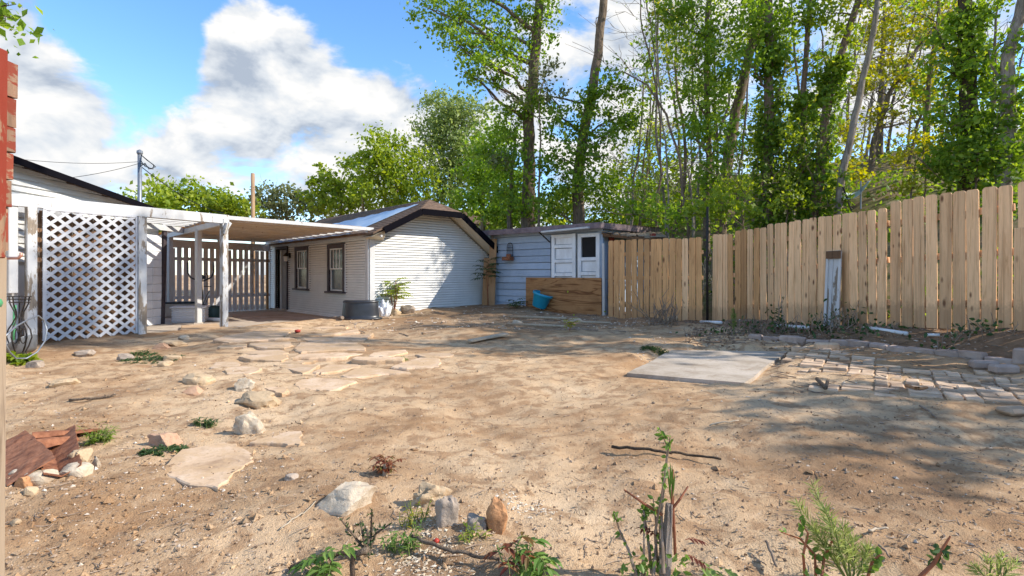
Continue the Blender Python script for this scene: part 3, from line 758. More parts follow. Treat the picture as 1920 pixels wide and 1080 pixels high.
mb.add([hp(-.04, .1, 2.06), hp(-.04, -.36, 2.16), hp(-.04, -.40, z0 + .10), hp(-.04, .1, z0 + .06), hp(.42, .02, 2.06), hp(.25, -.40, 2.16), hp(.25, -.40, z0 + .18), hp(.42, .02, z0 + .2)],
       [(0, 1, 2, 3), (1, 5, 6, 2), (0, 4, 5, 1), (3, 2, 6, 7), (4, 7, 6, 5)])
mb.build('cornice_return', MT['soffit'], house)
mb = MB(); mb.bar(rp(.05, -OV + .05, -.15), rp(.05, -OV - .02, -.15), .05, .05); mb.build('cornice_block', MT['trim_white'], house)
# windows and door on the long wall
def window(a, b, z0, z1, name):
    tr = .11; M_ = math.atan2(HU.y, HU.x)
    mb = MB()
    for v in (a + tr / 2, b - tr / 2): mb.box(hp(-.028, v, (z0 + z1) / 2), (.05, tr, z1 - z0), rz=M_, ch=.004)
    mb.box(hp(-.031, (a + b) / 2, z1 - tr / 2 + .01), (.05, b - a, tr + .02), rz=M_, ch=.004)
    w = mb.build(name, MT['dark_trim'], house)
    mb = MB(); mb.box(hp(-.06, (a + b) / 2, z0 + .02), (.13, b - a + .06, .05), rz=M_, ch=.005); mb.build('sill', MT['dark_trim'], w)
    mb = MB(); mb.box(hp(.045, (a + b) / 2, (z0 + z1) / 2), (.01, b - a - 2 * tr, z1 - z0 - .1), rz=M_); mb.build('pane', MT['glass'], w)
    zm = z0 + .50 * (z1 - z0); ia, ib = a + tr + .03, b - tr - .03
    for (s0, s1, off) in ((zm, z1 - tr - .02, -.004), (z0 + .08, zm, .018)):
        mb = MB()
        for v in (ia, ib): mb.box(hp(off, v, (s0 + s1) / 2), (.03, .035, s1 - s0), rz=M_)
        for z in (s0, s1): mb.box(hp(off - .002, (ia + ib) / 2, z), (.03, ib - ia + .03, .035), rz=M_)
        mb.build('sash', MT['window_bar'], w)
    for k in range(1, 4):
        mb = MB(); v = ia + (ib - ia) * k / 4; mb.box(hp(-.012, v, (zm + z1 - tr) / 2), (.012, .03, z1 - tr - zm - .02), rz=M_); mb.build('bar', MT['window_bar'], w)
    for v in (a - .012, b + .012):
        mb = MB(); mb.box(hp(-.02, v, (z0 + z1) / 2), (.03, .02, z1 - z0), rz=M_); mb.build('side_trim', MT['trim_white'], w)
window(*OPEN[0], 'window'); window(*OPEN[1], 'window')
a, b, z0, z1 = OPEN[2]; M_ = math.atan2(HU.y, HU.x)
mb = MB()
for v in (a + .05, b - .05): mb.box(hp(-.028, v, (z1 + z0) / 2 + .05), (.05, .1, z1 - z0 - .1), rz=M_, ch=.004)
mb.box(hp(-.031, (a + b) / 2, z1 - .04), (.05, b - a, .1), rz=M_, ch=.004)
dr = mb.build('door', MT['dark_trim'], house)
mb = MB(); mb.box(hp(.04, a + .40, .96), (.04, .55, 2.1), rz=M_, ch=.004); mb.build('door_leaf', MT['door_wood'], dr)
mb = MB(); mb.box(hp(.01, a + .72, .96), (.05, .05, 2.1), rz=M_); mb.build('screen_door_edge', MT['window_bar'], dr)
mb = MB(); mb.box(hp(-.06, (a + b) / 2, -.06), (.18, b - a, .06), rz=M_, ch=.006); mb.build('threshold', MT['concrete'], dr)

# wall lamp
wl = thing('wall_lamp', 'small black wall lantern beside the dark door of the white house', 'lamp', hp(-.05, vpx(545), 1.75))
c = hp(-.16, vpx(545), 1.72); mb = MB(); mb.box(hp(-.04, vpx(545), 1.8), (.05, .1, .16), rz=M_, ch=.01); mb.tube([hp(-.05, vpx(545), 1.84), hp(-.16, vpx(545), 1.88), c + Vector((0, 0, .12))], .014, 6); mb.build('bracket', MT['iron'], wl)
mb = MB(); mb.lathe(c, [(.02, .15), (.10, .06), (.11, .045), (.0, .045)], 8); mb.build('hood', MT['iron'], wl)
mb = MB(); mb.lathe(c, [(.085, .045), (.06, -.12), (.0, -.13)], 8); mb.build('shade', MT['window_bar'], wl)

# ------------------------------------------------------------ pergola
PA = Vector((-6.21, 11.5, 0)); PB = Vector((-7.81, 8.83, 0)); PW = (PA - PB).normalized(); PN = Vector((-PW.y, PW.x, 0))
perg = thing('pergola', 'long white pergola with peeling posts, open slats and a tan panel roof', 'pergola', (PA.x, PA.y, 0))
def post(x, y, z0, z1, w, mat='peel_mid', lean=(0, 0), name='post'):
    mb = MB(); n = 6
    mb.bar((x, y, z0), (x + lean[0], y + lean[1], z1), w, w, up=(PN.x, PN.y, 0), ch=.008); return mb.build(name, MT[mat], perg)
post(PA.x, PA.y, -.1, 2.24, .125, 'peel_white', (.0, .0))
q = PB + PW * 1.50; post(q.x + PN.x * -.03, q.y - .03, -.02, 2.25, .14, 'peel_white')
q = PB - PW * .12; post(q.x, q.y, 0, 2.26, .13, 'peel_white')
q = PB - PW * .34 + PN * .05; mb = MB(); mb.bar((q.x, q.y, .85), (q.x, q.y, 2.3), .12, .12, up=(PN.x, PN.y, 0), ch=.01); mb.build('hanging_post', MT['trim_white'], perg)
P2 = W(372, 606, 13.1); post(P2.x, P2.y, -.1, 2.26, .12, 'trim_white'); P3 = W(319, 596, 15.5); post(P3.x, P3.y, -.1, 2.26, .12, 'trim_white')
for p in (PA, P2, P3):
    mb = MB(); mb.box((p.x, p.y, -.06), (.2, .2, .07), rz=.5, ch=.01); mb.build('post_base', MT['concrete'], perg)
mb = MB(); mb.bar(PB - PW * .75 + Vector((0, 0, 2.345)), PA + PW * .1 + Vector((0, 0, 2.345)), .07, .19, ch=.006); mb.build('front_beam', MT['peel_mid'], perg)
DEND = PA + HV * 7.4
mb = MB(); mb.bar(PA + HV * -.06 + Vector((0, 0, 2.29)), DEND + Vector((0, 0, 2.29)), .06, .13, ch=.006); mb.build('cross_beam', MT['trim_white'], perg)
mb = MB(); mb.bar(PA + Vector((.09, -.05, 2.26)), PA + Vector((.09, -.05, 2.02)) + HU * -.06, .05, .12, up=(PN.x, PN.y, 0), ch=.006); mb.bar(PA + HU * -.02 + Vector((0, 0, 2.02)), PA + HU * .12 + Vector((0, 0, 2.28)), .10, .06); mb.build('knee_brace', MT['peel_white'], perg)
# right roof: slats along the gable direction carrying a panel
UE = -3.5
for k in range(15):
    v = -.12 + k * .52
    mb = MB(); mb.bar(hp(UE, v - .02, 2.385), hp(.06, v, 2.335), .045 if k else .05, .075 if k else .085, ch=.004); mb.build('rafter', MT['trim_white'], perg)
mb = MB(); mb.quadsheet(hp(UE - .05, -.02, 2.435), hp(-.22, -.02, 2.395), hp(-.22, 7.2, 2.395), hp(UE - .05, 7.2, 2.435), 4, 90, lambda u, v: (0, 0, .012 * math.sin(v * 90 * math.pi / 2)))
mb.build('roof_panel', MT['tan_panel'], perg, solidify=.006)
mb = MB(); mb.bar(hp(-.11, -.1, 2.27), hp(-.11, VEND, 2.27), .05, .10, ch=.004); mb.build('ledger', MT['trim_white'], perg)
# left roof: open laths
for k in range(15):
    s = .30 + k * .42; a_ = PA + HV * s
    L = min(3.2, .4 + 99) ; b_ = a_ - PW * 3.0
    if b_.x < -8.75: b_ = a_ + (b_ - a_) * ((-8.75 - a_.x) / (b_.x - a_.x))
    if (b_ - a_).length < .2: continue
    mb = MB(); mb.bar(a_ + Vector((0, 0, 2.40)), b_ + Vector((0, 0, 2.40)), .10, .03, ch=.003); mb.build('slat', MT['trim_white'], perg)
mb = MB(); mb.bar((-8.7, 8.4, 2.32), (-8.7, 14.6, 2.32), .05, .14, ch=.004); mb.build('wall_plate', MT['trim_white'], perg)
# lattice panel
lat = MB(); z0l, z1l = .05, 2.235; Ll = 1.39; ob = PB + PW * .02 + PN * -.05
def lp(s, z, o=0): return ob + PW * s + PN * -o + Vector((0, 0, z))
fr_ = MB()
for s in (.02, Ll - .0): fr_.bar(lp(s, z0l), lp(s, z1l), .05, .03, up=(PN.x, PN.y, 0), ch=.003)
fr_.bar(lp(0, z1l), lp(Ll, z1l), .03, .035, ch=.003)
latt = fr_.build('lattice_panel', MT['lattice'], perg)
step = .198; LM = .86; hgt = z1l - z0l
for dirn in (1, -1):
    k = -int(hgt / LM / step) - 1 if dirn > 0 else 0
    while True:
        s0 = k * step; k += 1
        if dirn > 0:
            if s0 > Ll: break
            sa, za = max(s0, 0), z0l + max(0, -s0) * LM; sb = min(Ll, s0 + hgt / LM); zb = z0l + (sb - s0) * LM
        else:
            if s0 > Ll + hgt / LM: break
            sa, za = min(s0, Ll), z0l + max(0, s0 - Ll) * LM; sb = max(0, s0 - hgt / LM); zb = z0l + (s0 - sb) * LM
        if abs(sb - sa) < .05: continue
        mb = MB(); o_ = .004 if dirn > 0 else -.006
        mb.bar(lp(sa, za, o_), lp(sb, zb, o_), .008, .048, up=(PW * (-dirn * LM) + Vector((0, 0, 1)))); mb.build('lattice_strip', MT['lattice'], latt)

# ------------------------------------------------------------ board screens behind and beside the lattice
bw = thing('board_screen', 'brown board screen standing behind the white lattice', 'screen', tuple(PB))
for k in range(11):
    q = PB + PW * (.0 + k * .155) + PN * .30
    mb = MB(); mb.bar((q.x, q.y, -.02), (q.x, q.y, 2.2 + random.uniform(-.05, .05)), .02, .148, up=tuple(PW), ch=.003); mb.build('board', MT['brownwall'], bw)
gf = thing('grey_board_fence', 'weathered brown and grey boards left of the lattice post', 'fence', (-8.1, 8.3, 0))
for k in range(7):
    q = PB - PW * (.30 + k * .16) + PN * .18
    mb = MB(); mb.bar((q.x, q.y, -.02), (q.x, q.y, (1.9, .95, 1.1, 1.75, 1.8, 1.7, 1.8)[k]), .02, .145, up=tuple(PW), ch=.003); mb.build('board', MT['brownwall' if k > 2 else 'trim_white'], gf)
mb = MB(); q0 = PB - PW * .3 + PN * .2; q1 = PB - PW * 1.4 + PN * .2; mb.bar(q0 + Vector((0, 0, 1.3)), q1 + Vector((0, 0, 1.3)), .04, .09); mb.build('rail', MT['greywood'], gf)

# ------------------------------------------------------------ garage at the left
gar = thing('garage', 'white sided garage with black roof edge behind the lattice and mast', 'garage', (-8.85, 10, 0))
GX = -8.86
def gtop(y): return 3.42 - (y - 7.2) * .135 if y < 9 else 3.18 - (y - 9) * .117
mb = MB(); lapped(lambda s, o, z: Vector((GX + o, s, z)), 18, 1.35, .115, lambda z: [(5.5, min(12.62, 9 + (3.18 - z - .02) / .117))], mb, .014)
mb.build('siding', MT['white_siding'], gar)
mb = MB(); mb.add([(GX - .02, 5.5, -.2), (GX - .02, 13.4, -.2), (GX - .02, 13.4, 2.55), (GX - .02, 9, 3.15), (GX - .02, 5.5, 3.3), (-14, 13.4, -.2), (-14, 13.4, 2.6), (-14, 5.5, -.2), (-14, 5.5, 3.3)], [(0, 1, 2, 3, 4), (1, 5, 6, 2), (0, 4, 8, 7)])
mb.build('wall_core', MT['white_siding'], gar)
mb = MB(); mb.add([(GX + .25, 5.2, gtop(5.2)), (GX + .25, 13.5, gtop(13.5)), (-14.2, 13.5, gtop(13.5)), (-14.2, 5.2, gtop(5.2))], [(0, 1, 2, 3)]); mb.build('roof', MT['shingle'], gar, solidify=.05)
mb = MB(); mb.bar((GX + .27, 5.2, gtop(5.2) - .02), (GX + .27, 9, gtop(9) - .02), .03, .12); mb.bar((GX + .27, 9, gtop(9) - .02), (GX + .27, 13.5, gtop(13.5) - .02), .03, .12); mb.build('fascia', MT['fascia_black'], gar)
for r in range(11):       # painted blocks at the end of the wall
    for c_ in range(2):
        mb = MB(); mb.box((GX + .06, 12.62 + c_ * .34 + .17, -.08 + r * .2 + .1), (.14, .334, .194), ch=.008); mb.build('block', MT['block'], gar)
for (y_, l) in ((12.5, .0), (13.42, .10)):
    mb = MB(); mb.bar((GX + .12, y_ - l, -.1), (GX + .12, y_, 2.3), .06, .13, up=(0, 1, 0), ch=.004); mb.build('door_post', MT['dark_trim'], gar)

# ------------------------------------------------------------ white picket screen at the back of the patio
sa, sb = hp(-4.15, 5.95, -.08), hp(-.16, 6.95, -.08); sdv = (sb - sa); SL_ = sdv.length; sdv.normalize(); snv = Vector((sdv.y, -sdv.x, 0))
scr = thing('picket_screen', 'grey white picket screen closing the back of the patio', 'fence', tuple(sa))
for z in (.52, 1.72):
    mb = MB(); mb.bar(sa + Vector((0, 0, z)), sb + Vector((0, 0, z)), .04, .10, ch=.004); mb.build('rail', MT['white_fence'], scr)
mb = MB(); mb.bar(sa + Vector((0, 0, 2.18)), sb + Vector((0, 0, 2.18)), .06, .24, ch=.004); mb.build('header', MT['white_fence'], scr)
k = 0; s = .1
while s < SL_ - .25:
    p = sa + sdv * s + snv * (.035 if k % 1 == 0 else 0)
    mb = MB(); mb.bar(p + Vector((0, 0, .02)), p + Vector((0, 0, 2.06 + random.uniform(-.02, .02))), .018, .135, up=tuple(sdv), ch=.003); mb.build('picket', MT['white_fence'], scr)
    s += .195 + random.uniform(-.012, .012); k += 1
p = sb - sdv * .10; mb = MB(); mb.bar(p, p + Vector((0, 0, 2.06)), .05, .09, up=tuple(sdv), ch=.004); mb.build('brown_post', MT['plank'], scr)

# ------------------------------------------------------------ blue shed
SA = Vector((-.60, 16.5, 0)); SB = Vector((2.36, 13.72, 0)); SD = (SB - SA); SLn = SD.length; SD.normalize(); SN = Vector((SD.y, -SD.x, 0))   # SN points to the yard
if SN.y > 0: SN = -SN
def sp(s, o, z): return SA + SD * s + SN * o + Vector((0, 0, z))
def spx(px):
    k = (px - 960) / FPX; return (k * SA.y - SA.x) / (SD.x - k * SD.y)
SROT = math.atan2(SD.y, SD.x)
shed = thing('shed', 'low blue grey board shed with two old white doors on its wall', 'shed', tuple(SA))
mb = MB(); mb.box(sp(SLn / 2, -1.32, 1.2), (SLn - .04, 2.5, 2.34), rz=SROT); mb.build('wall_core', MT['blue_board'], shed)
zb = .12; bh = .195
for r in range(12):
    mb = MB(); z = zb + r * bh; n = 8; L = SLn
    a0, a1 = sp(0, 0, 0), sp(L, 0, 0)
    zl = z + .016 + random.uniform(-.003, .003)
    mb.add([sp(0, .036, zl), sp(L, .036, zl + random.uniform(-.006, .006)), sp(L, .014, z + bh), sp(0, .014, z + bh), sp(0, -.03, zl), sp(L, -.03, zl), sp(L, -.03, z + bh), sp(0, -.03, z + bh)],
           [(0, 1, 2, 3), (4, 5, 1, 0), (3, 2, 6, 7), (0, 3, 7, 4), (1, 5, 6, 2)])
    mb.build('wall_board', MT['blue_board'], shed)
mb = MB(); mb.box(sp(.02, .03, 1.2), (.10, .08, 2.4), rz=SROT, ch=.004); mb.build('corner_board', MT['trim_white'], shed)
mb = MB(); mb.box(sp(SLn - .06, .035, 1.2), (.14, .05, 2.35), rz=SROT, ch=.004); mb.build('corner_board', MT['blue_board'], shed)
# roof
mb = MB(); ro = [sp(-.38, .34, 2.46), sp(SLn + .10, .34, 2.43), sp(SLn + .1, -2.9, 2.50), sp(-.38, -2.9, 2.52)]
mb.add(ro + [p + Vector((0, 0, .04)) for p in ro], [(3, 2, 1, 0), (4, 5, 6, 7), (0, 1, 5, 4), (1, 2, 6, 5), (2, 3, 7, 6), (3, 0, 4, 7)]); mb.build('roof', MT['shingle'], shed)
mb = MB(); mb.bar(sp(-.40, .36, 2.41), sp(SLn + .12, .36, 2.39), .035, .15, ch=.006); mb.bar(sp(SLn + .12, .35, 2.39), sp(SLn + .12, -2.8, 2.42), .03, .15); mb.build('fascia', MT['shed_fascia'], shed)
for k in range(8):
    mb = MB(); s = .05 + k * .55; mb.bar(sp(s, .0, 2.40), sp(s, .33, 2.39), .04, .09); mb.build('rafter_tail', MT['soffit'], shed)
mb = MB(); mb.add([sp(-.3, .33, 2.44), sp(SLn, .33, 2.42), sp(SLn, 0, 2.42), sp(-.3, 0, 2.44)], [(0, 1, 2, 3)]); mb.build('soffit', MT['soffit'], shed)
mb = MB(); mb.bar(sp(spx(1034), .42, 2.315), sp(spx(1122), .42, 2.345), .10, .05, ch=.008); mb.build('gutter', MT['trim_white'], shed)
mb = MB(); mb.tube([sp(spx(1033), .04, 2.05), sp(spx(1022), .3, 2.36)], .018, 6); mb.tube([sp(spx(1035), .05, 2.2), sp(spx(1036), .06, .9)], .012, 6); mb.build('bracket', MT['iron'], shed)
# old doors used as cladding
def panel_door(s0, s1, z0, z1, panels, hole=None):
    mb = MB(); th = .035; st = .11
    for s in (s0 + st / 2, s1 - st / 2): mb.box(sp(s, .075, (z0 + z1) / 2), (st, .06, z1 - z0), rz=SROT, ch=.003)
    zs = [z0] + panels + [z1]
    for z in panels + [z1 - .05]: mb.box(sp((s0 + s1) / 2, .074, z), (s1 - s0 - 2 * st + .01, .055, .09), rz=SROT, ch=.003)
    d = mb.build('door', MT['door_white'], shed)
    for za, zb_ in zip(zs[:-1], zs[1:]):
        if hole and za <= hole <= zb_:
            mb = MB(); mb.box(sp((s0 + s1) / 2, .042, (za + zb_) / 2), (s1 - s0 - 2 * st, .01, zb_ - za), rz=SROT); mb.build('opening', MT['dark_in'], d); continue
        mb = MB(); mb.box(sp((s0 + s1) / 2, .05, (za + zb_) / 2), (s1 - s0 - 2 * st - .03, .02, zb_ - za - .12), rz=SROT); mb.build('panel', MT['door_white'], d)
    return d
panel_door(spx(1038), spx(1083), .85, 2.25, [1.15, 1.52, 1.92]); panel_door(spx(1087), spx(1128), .85, 2.23, [1.18, 1.56], hole=1.9)
mb = MB(); mb.box(sp((spx(1083) + spx(1087)) / 2, .034, 1.55), (spx(1088) - spx(1082) + .06, .02, 1.35), rz=SROT); mb.build('dark_gap', MT['dark_in'], shed)
# plywood sheet
p0, p1 = spx(992), SLn + .02
o = MB().box(sp((p0 + p1) / 2, .13, .56), (p1 - p0, .02, 1.02), rz=SROT, ch=.002).build('plywood_sheet', MT['plywood']); tag(o, 'brown plywood sheet leaning against the shed under the white doors', 'plywood')
o = MB().bar(sp(SLn + .08, .12, .0), sp(SLn + .05, .10, 1.95), .03, .07, up=tuple(SD), ch=.004).build('white_batten', MT['trim_white']); tag(o, 'thin white upright batten between the shed and the picket fence', 'batten')
# leaning planks at the gable corner
for k, (px, Y, h, w, lb) in enumerate(((911, 16.35, 1.45, .22, 'shorter of the two brown planks leaning at the gable corner'), (922, 16.1, 2.02, .22, 'taller of the two brown planks leaning at the gable corner'))):
    b_ = W(px - 1, 570, Y); t_ = W(px + 3, 500, Y + .1); gz0 = gz(b_.x, b_.y)
    o = MB().bar((b_.x, b_.y, gz0 - .03), (t_.x, t_.y + .05, gz0 + h), .03, w, up=(.95, -.2, 0), ch=.004).build('leaning_plank', MT['plank']); tag(o, lb, 'plank', 'planks at the gable corner')

# collapsing lean-to right of the shed
lt = thing('lean_to', 'sagging shake roofed lean-to on red posts behind the picket fence', 'shed', (2.8, 14.2, 0))
for (px, Y) in ((1146, 13.9), (1224, 13.6)):
    p = W(px, 450, Y); mb = MB(); mb.box((p.x, p.y, 1.1), (.13, .13, 2.2), ch=.006); mb.build('post', MT['redpaint'], lt)
ra, rb_, rc, rd = W(1128, 438, 13.6), W(1252, 449, 13.2), W(1235, 437, 15.5), W(1135, 432, 15.5)
mb = MB(); mb.quadsheet(ra, rb_, rc, rd, 6, 4, lambda u, v: (0, 0, -.03 * math.sin(u * 3.1))); mb.build('roof_deck', MT['brownwall'], lt, solidify=.03)
for j in range(3):
    for i in range(11):
        u = (i + .5) / 11 + random.uniform(-.02, .02); v = j * .3 + .02
        p = (ra * (1 - u) + rb_ * u) * (1 - v) + (rd * (1 - u) + rc * u) * v; q = (ra * (1 - u) + rb_ * u) * (1 - v - .36) + (rd * (1 - u) + rc * u) * (v + .36)
        mb = MB(); mb.bar(p + Vector((0, -.06, .02 + random.uniform(-.01, .03) - .03 * math.sin(u * 3.1))), q + Vector((0, 0, .045 - .03 * math.sin(u * 3.1))), .13, .018, ch=.003); mb.build('shake', MT['greywood'], lt)
mb = MB(); p, q = W(1130, 441, 13.62), W(1250, 452, 13.22); mb.bar(p, q, .03, .06); mb.build('eave_beam', MT['brownwall'], lt)

# ------------------------------------------------------------ picket fence
def picket_mesh(h, w, seed, mat='picket'):
    rr = random.Random(seed); c = .028; t = .017
    prof = [(-w / 2, 0), (w / 2, 0), (w / 2, h - c), (w / 2 - c * .5, h - c * .25), (w / 2 - c, h), (-w / 2 + c, h), (-w / 2 + c * .5, h - c * .25), (-w / 2, h - c)]
    n = len(prof); bow = rr.uniform(-.012, .012)
    vs = [(x, -t / 2, z) for x, z in prof] + [(x, t / 2, z) for x, z in prof]
    fs = [tuple(range(n)), tuple(range(n, 2 * n))[::-1]] + [(i + n, (i + 1) % n + n, (i + 1) % n, i) for i in range(n)]
    me = bpy.data.meshes.new('picket'); me.from_pydata(vs, [], fs); me.materials.append(MT[mat]); return me
PM = [picket_mesh(1.842 + .003 * k, w, k) for k, w in enumerate((.138, .14, .136, .142))]
PM2 = [picket_mesh(1.842 + .003 * k, w, k, 'picket_brown') for k, w in enumerate((.138, .14, .136, .142))]
def fence_run(name, label, a, b, za, zb_, n, zt=None, rails=True, skip=(), brown=.12):
    a = Vector((*a, za)); b = Vector((*b, zb_)); d = (b - a); L = math.hypot(d.x, d.y); ux = Vector((d.x / L, d.y / L, 0)); nn = Vector((ux.y, -ux.x, 0))
    if nn.y > 0 and nn.x > 0: nn = -nn
    if nn.dot(Vector((-a.x, -a.y, 0))) < 0: nn = -nn
    t = thing(name, label, 'fence', tuple(a)); rz = math.atan2(d.y, d.x); pit = L / n
    for i in range(n):
        if i in skip: continue
        f = (i + .5) / n; p = a + d * f + nn * random.uniform(.0, .008)
        o = link('picket', (PM2 if random.random() < brown else PM)[(i * 7 + int(f * 13)) % 4], None, t, Vector((p.x, p.y, p.z - .05)) - a)
        hh = 1.0
        if zt: hh = (zt[0] + (zt[1] - zt[0]) * f - (p.z - .05)) / 1.845
        o.scale = (pit / .139 * random.uniform(.84, .91), 1, hh * random.uniform(.996, 1.005)); o.rotation_euler = (random.uniform(-.006, .006), random.uniform(-.01, .01), rz + random.uniform(-.012, .012))
    if rails:
        for z in (.32, .98, 1.55):
            mb = MB(); mb.bar(a - nn * .035 + Vector((0, 0, z)), b - nn * .035 + Vector((0, 0, z)), .04, .09, ch=.004); mb.build('rail', MT['picket'], t)
    return t, nn, rz
topz = lambda py, Y: CAMH - (py - HORIZON) / FPX * Y
fence_run('picket_fence', 'left run of the raw cedar picket fence next to the plywood', F0, F1, .09, .10, 15, (topz(451, 13.1), topz(446, 11.8)), brown=.85)
fa = (F1[0] + .16, F1[1] - .14); fmid = (F1[0] + .16 + (F2[0] - F1[0] - .16) * .42, F1[1] - .14 + (F2[1] - F1[1] + .14) * .42)
fence_run('picket_fence', 'short cedar picket run just right of the dark steel pole', fa, fmid, .10, .16, 4, (topz(440, 11.6), topz(438, 11.1)), brown=.5)
fence_run('picket_fence', 'narrow recessed cedar pickets in the kink of the fence', (fmid[0] + .03, fmid[1] + .02), F2, .16, .24, 5, (topz(432, 11.0), topz(427, 10.55)), brown=.6)
# the long right run steps up with the bank
FR = [Vector((F2[0] + .02, F2[1] - .03, 0)), Vector((F3[0], F3[1], 0)), Vector((F4[0], F4[1], 0))]
f23 = lambda f: (F2[0] + (F3[0] - F2[0]) * f, F2[1] + (F3[1] - F2[1]) * f)
fpx = lambda px: next(f for f in np.arange(0, 1.3, .002) if f23(f)[0] / f23(f)[1] * FPX + 960 >= px)
f1_ = fpx(1664)
pA, pB = f23(.005), f23(f1_)
fence_run('picket_fence', 'long middle run of cedar picket fence rising behind the white board', pA, pB, .25, .40, 15, (topz(421, pA[1]), topz(390, pB[1])))
pC = f23(1.0); fence_run('picket_fence', 'tallest nearest run of cedar picket fence at the right edge', (pB[0] + .01, pB[1] - .03), pC, .40, .47, 9, (topz(378, pB[1]), topz(346, pC[1])))
fence_run('picket_fence', 'last cedar pickets leaving the right edge of the view', (pC[0] + .02, pC[1] - .05), F4, .47, .55, 20, (topz(343, pC[1]), 2.35))
# boards nailed over the joints
for px, py0, py1, lb in ((1657, 398, 612, 'extra cedar board overlapping the fence joint at its step'), (1916, 427, 612, 'short extra cedar board at the right edge of the fence')):
    f = fpx(px); q = f23(f); nn = Vector((-.93, -.36, 0)); c = Vector((q[0], q[1], 0)) + nn * .045
    zt_ = topz(py0, q[1]); o = MB().bar((c.x, c.y, gz(c.x, c.y) - .04), (c.x + .01, c.y, zt_), .018, .14, up=(.36, -.93, 0), ch=.004).build('fence_board', MT['picket']); tag(o, lb, 'board')
# steel pole and peeling white board
p = Vector((F1[0] + .07, F1[1] - .10, 0)); o = MB().tube([(p.x, p.y, 0), (p.x - .01, p.y, 1.5), (p.x, p.y, topz(388, p.y))], .028, 8).build('steel_pole', MT['iron'], smooth=True); tag(o, 'dark upright steel pole standing in the gap of the picket fence', 'pole')
f = fpx(1572); q = f23(f); nn = Vector((-.93, -.36, 0)); c = Vector((q[0], q[1], 0)) + nn * .10; zt_ = topz(470, c.y)
wb = thing('peeling_board', 'peeling white painted board leaning on the cedar fence', 'board', (c.x, c.y, .2))
mb = MB(); mb.bar((c.x - .06, c.y - .02, gz(c.x, c.y) - .02), (c.x + .02, c.y + .02, zt_), .03, .25, up=(.36, -.93, 0), ch=.004); mb.build('panel', MT['peel_white'], wb)
for s in (-.115, .115, -.03):
    mb = MB(); e = Vector((.36, -.93, 0)) * s + nn * .022; mb.bar(Vector((c.x - .06, c.y - .02, gz(c.x, c.y))) + e, Vector((c.x + .02, c.y + .02, zt_ - .002)) + e, .012, .045, up=(.36, -.93, 0)); mb.build('stile', MT['peel_white' if s > 0 else 'peel_mid'], wb)
mb = MB(); mb.bar(Vector((c.x, c.y, zt_ - .07)) + nn * .03 - Vector((.36, -.93, 0)) * .13, Vector((c.x, c.y, zt_ - .07)) + nn * .03 + Vector((.36, -.93, 0)) * .13, .02, .13); mb.build('top_rail', MT['brownwall'], wb)

# ------------------------------------------------------------ red plank corner and post at the left edge
rc_ = thing('plank_corner', 'faded red plank ends and corner board at the left edge', 'plank wall', (-1.53, 1.62, 1.2))
mb = MB(); mb.bar((-1.582, 1.60, 1.20), (-1.575, 1.60, 1.83), .09, .045, up=(0, 1, 0), ch=.004); mb.build('corner_board', MT['redpaint'], rc_)
zs = [1.225, 1.36, 1.445, 1.53, 1.61, 1.70, 1.81]; ex = [.005, .016, .022, .028, .030, .036, .040]
for i in range(6):
    mb = MB(); r_ = -1.588 + ex[i]; mb.box(((r_ - 1.70) / 2 + .0, 1.655, (zs[i] + zs[i + 1]) / 2), (r_ + 1.70, .045, zs[i + 1] - zs[i] - .0015), ch=.002)
    mb.v = [v + Vector((random.uniform(-.002, .002), 0, random.uniform(-.002, .002))) for v in mb.v]; mb.build('plank_end', MT['redend'], rc_)
wp_ = thing('weathered_post', 'weathered bare wood post at the left edge under the red planks', 'post', (-1.63, 1.63, 0)); MB().bar((-1.634, 1.63, -.05), (-1.626, 1.63, 1.21), .09, .09, up=(0, 1, 0), ch=.006).build('timber', MT['greywood'], wp_)
MB().lathe((-1.548, 1.6, 1.065), [(.0, -.014), (.012, -.012), (.016, 0), (.012, .012), (0, .014)], 10).build('knob', MT['green_paint'], wp_, smooth=True)
p = W(36, 484, 4.0); o = MB().tube([W(10, 484, 4.0), W(34, 484, 4.0), W(39, 480, 4.0), W(40, 474, 4.0)], .011, 8).build('copper_pipe', MT['copper'], smooth=True); tag(o, 'bent copper pipe stub sticking out beside the weathered post', 'pipe')

# ------------------------------------------------------------ mast, poles, wires
mp = Vector(W(262, 430, 14.2)); ms = thing('service_mast', 'grey electric service mast rising above the pergola with looped cables', 'mast', (mp.x, mp.y, 0))
mt_ = W(262, 287, 14.2); mb = MB(); mb.tube([(mp.x, mp.y, .0), mt_], .05, 10); mb.build('conduit', MT['galv'], ms, smooth=True)
mb = MB(); mb.lathe(mt_, [(.055, -.04), (.075, .0), (.07, .06), (.0, .10)], 10); mb.build('weather_head', MT['galv'], ms)
for k in range(3):
    mb = MB(); mb.tube([W(264, 290, 14.2), W(275 + 3 * k, 300 + 2 * k, 14.1), W(288 + k * 2, 309 + 2 * k, 14.0), W(287 - k * 4, 317, 14.0), W(272, 312 - k * 3, 14.1), W(263, 300 + k * 6, 14.2)], .011, 5); mb.build('cable_loop', MT['wire'], ms)
def wire(name, label, a, b, sag, r=.009, n=14):
    pts = [Vector(a).lerp(Vector(b), t / n) - Vector((0, 0, sag * 4 * (t / n) * (1 - t / n))) for t in range(n + 1)]
    o = MB().tube(pts, r, 5).build(name, MT['wire']); tag(o, label, 'cable', 'overhead cables')
wire('overhead_cable', 'upper thin overhead cable running left from the mast', W(262, 303, 14.2), W(-300, 230, 10), .3, .006)
wire('overhead_cable', 'lower cable running from the mast to the garage roof', W(262, 306, 14.2), W(108, 336, 12), .05, .007)
wire('overhead_cable', 'cable sloping down right from the mast behind the pergola', W(264, 312, 14.2), W(420, 400, 22), .2, .012)
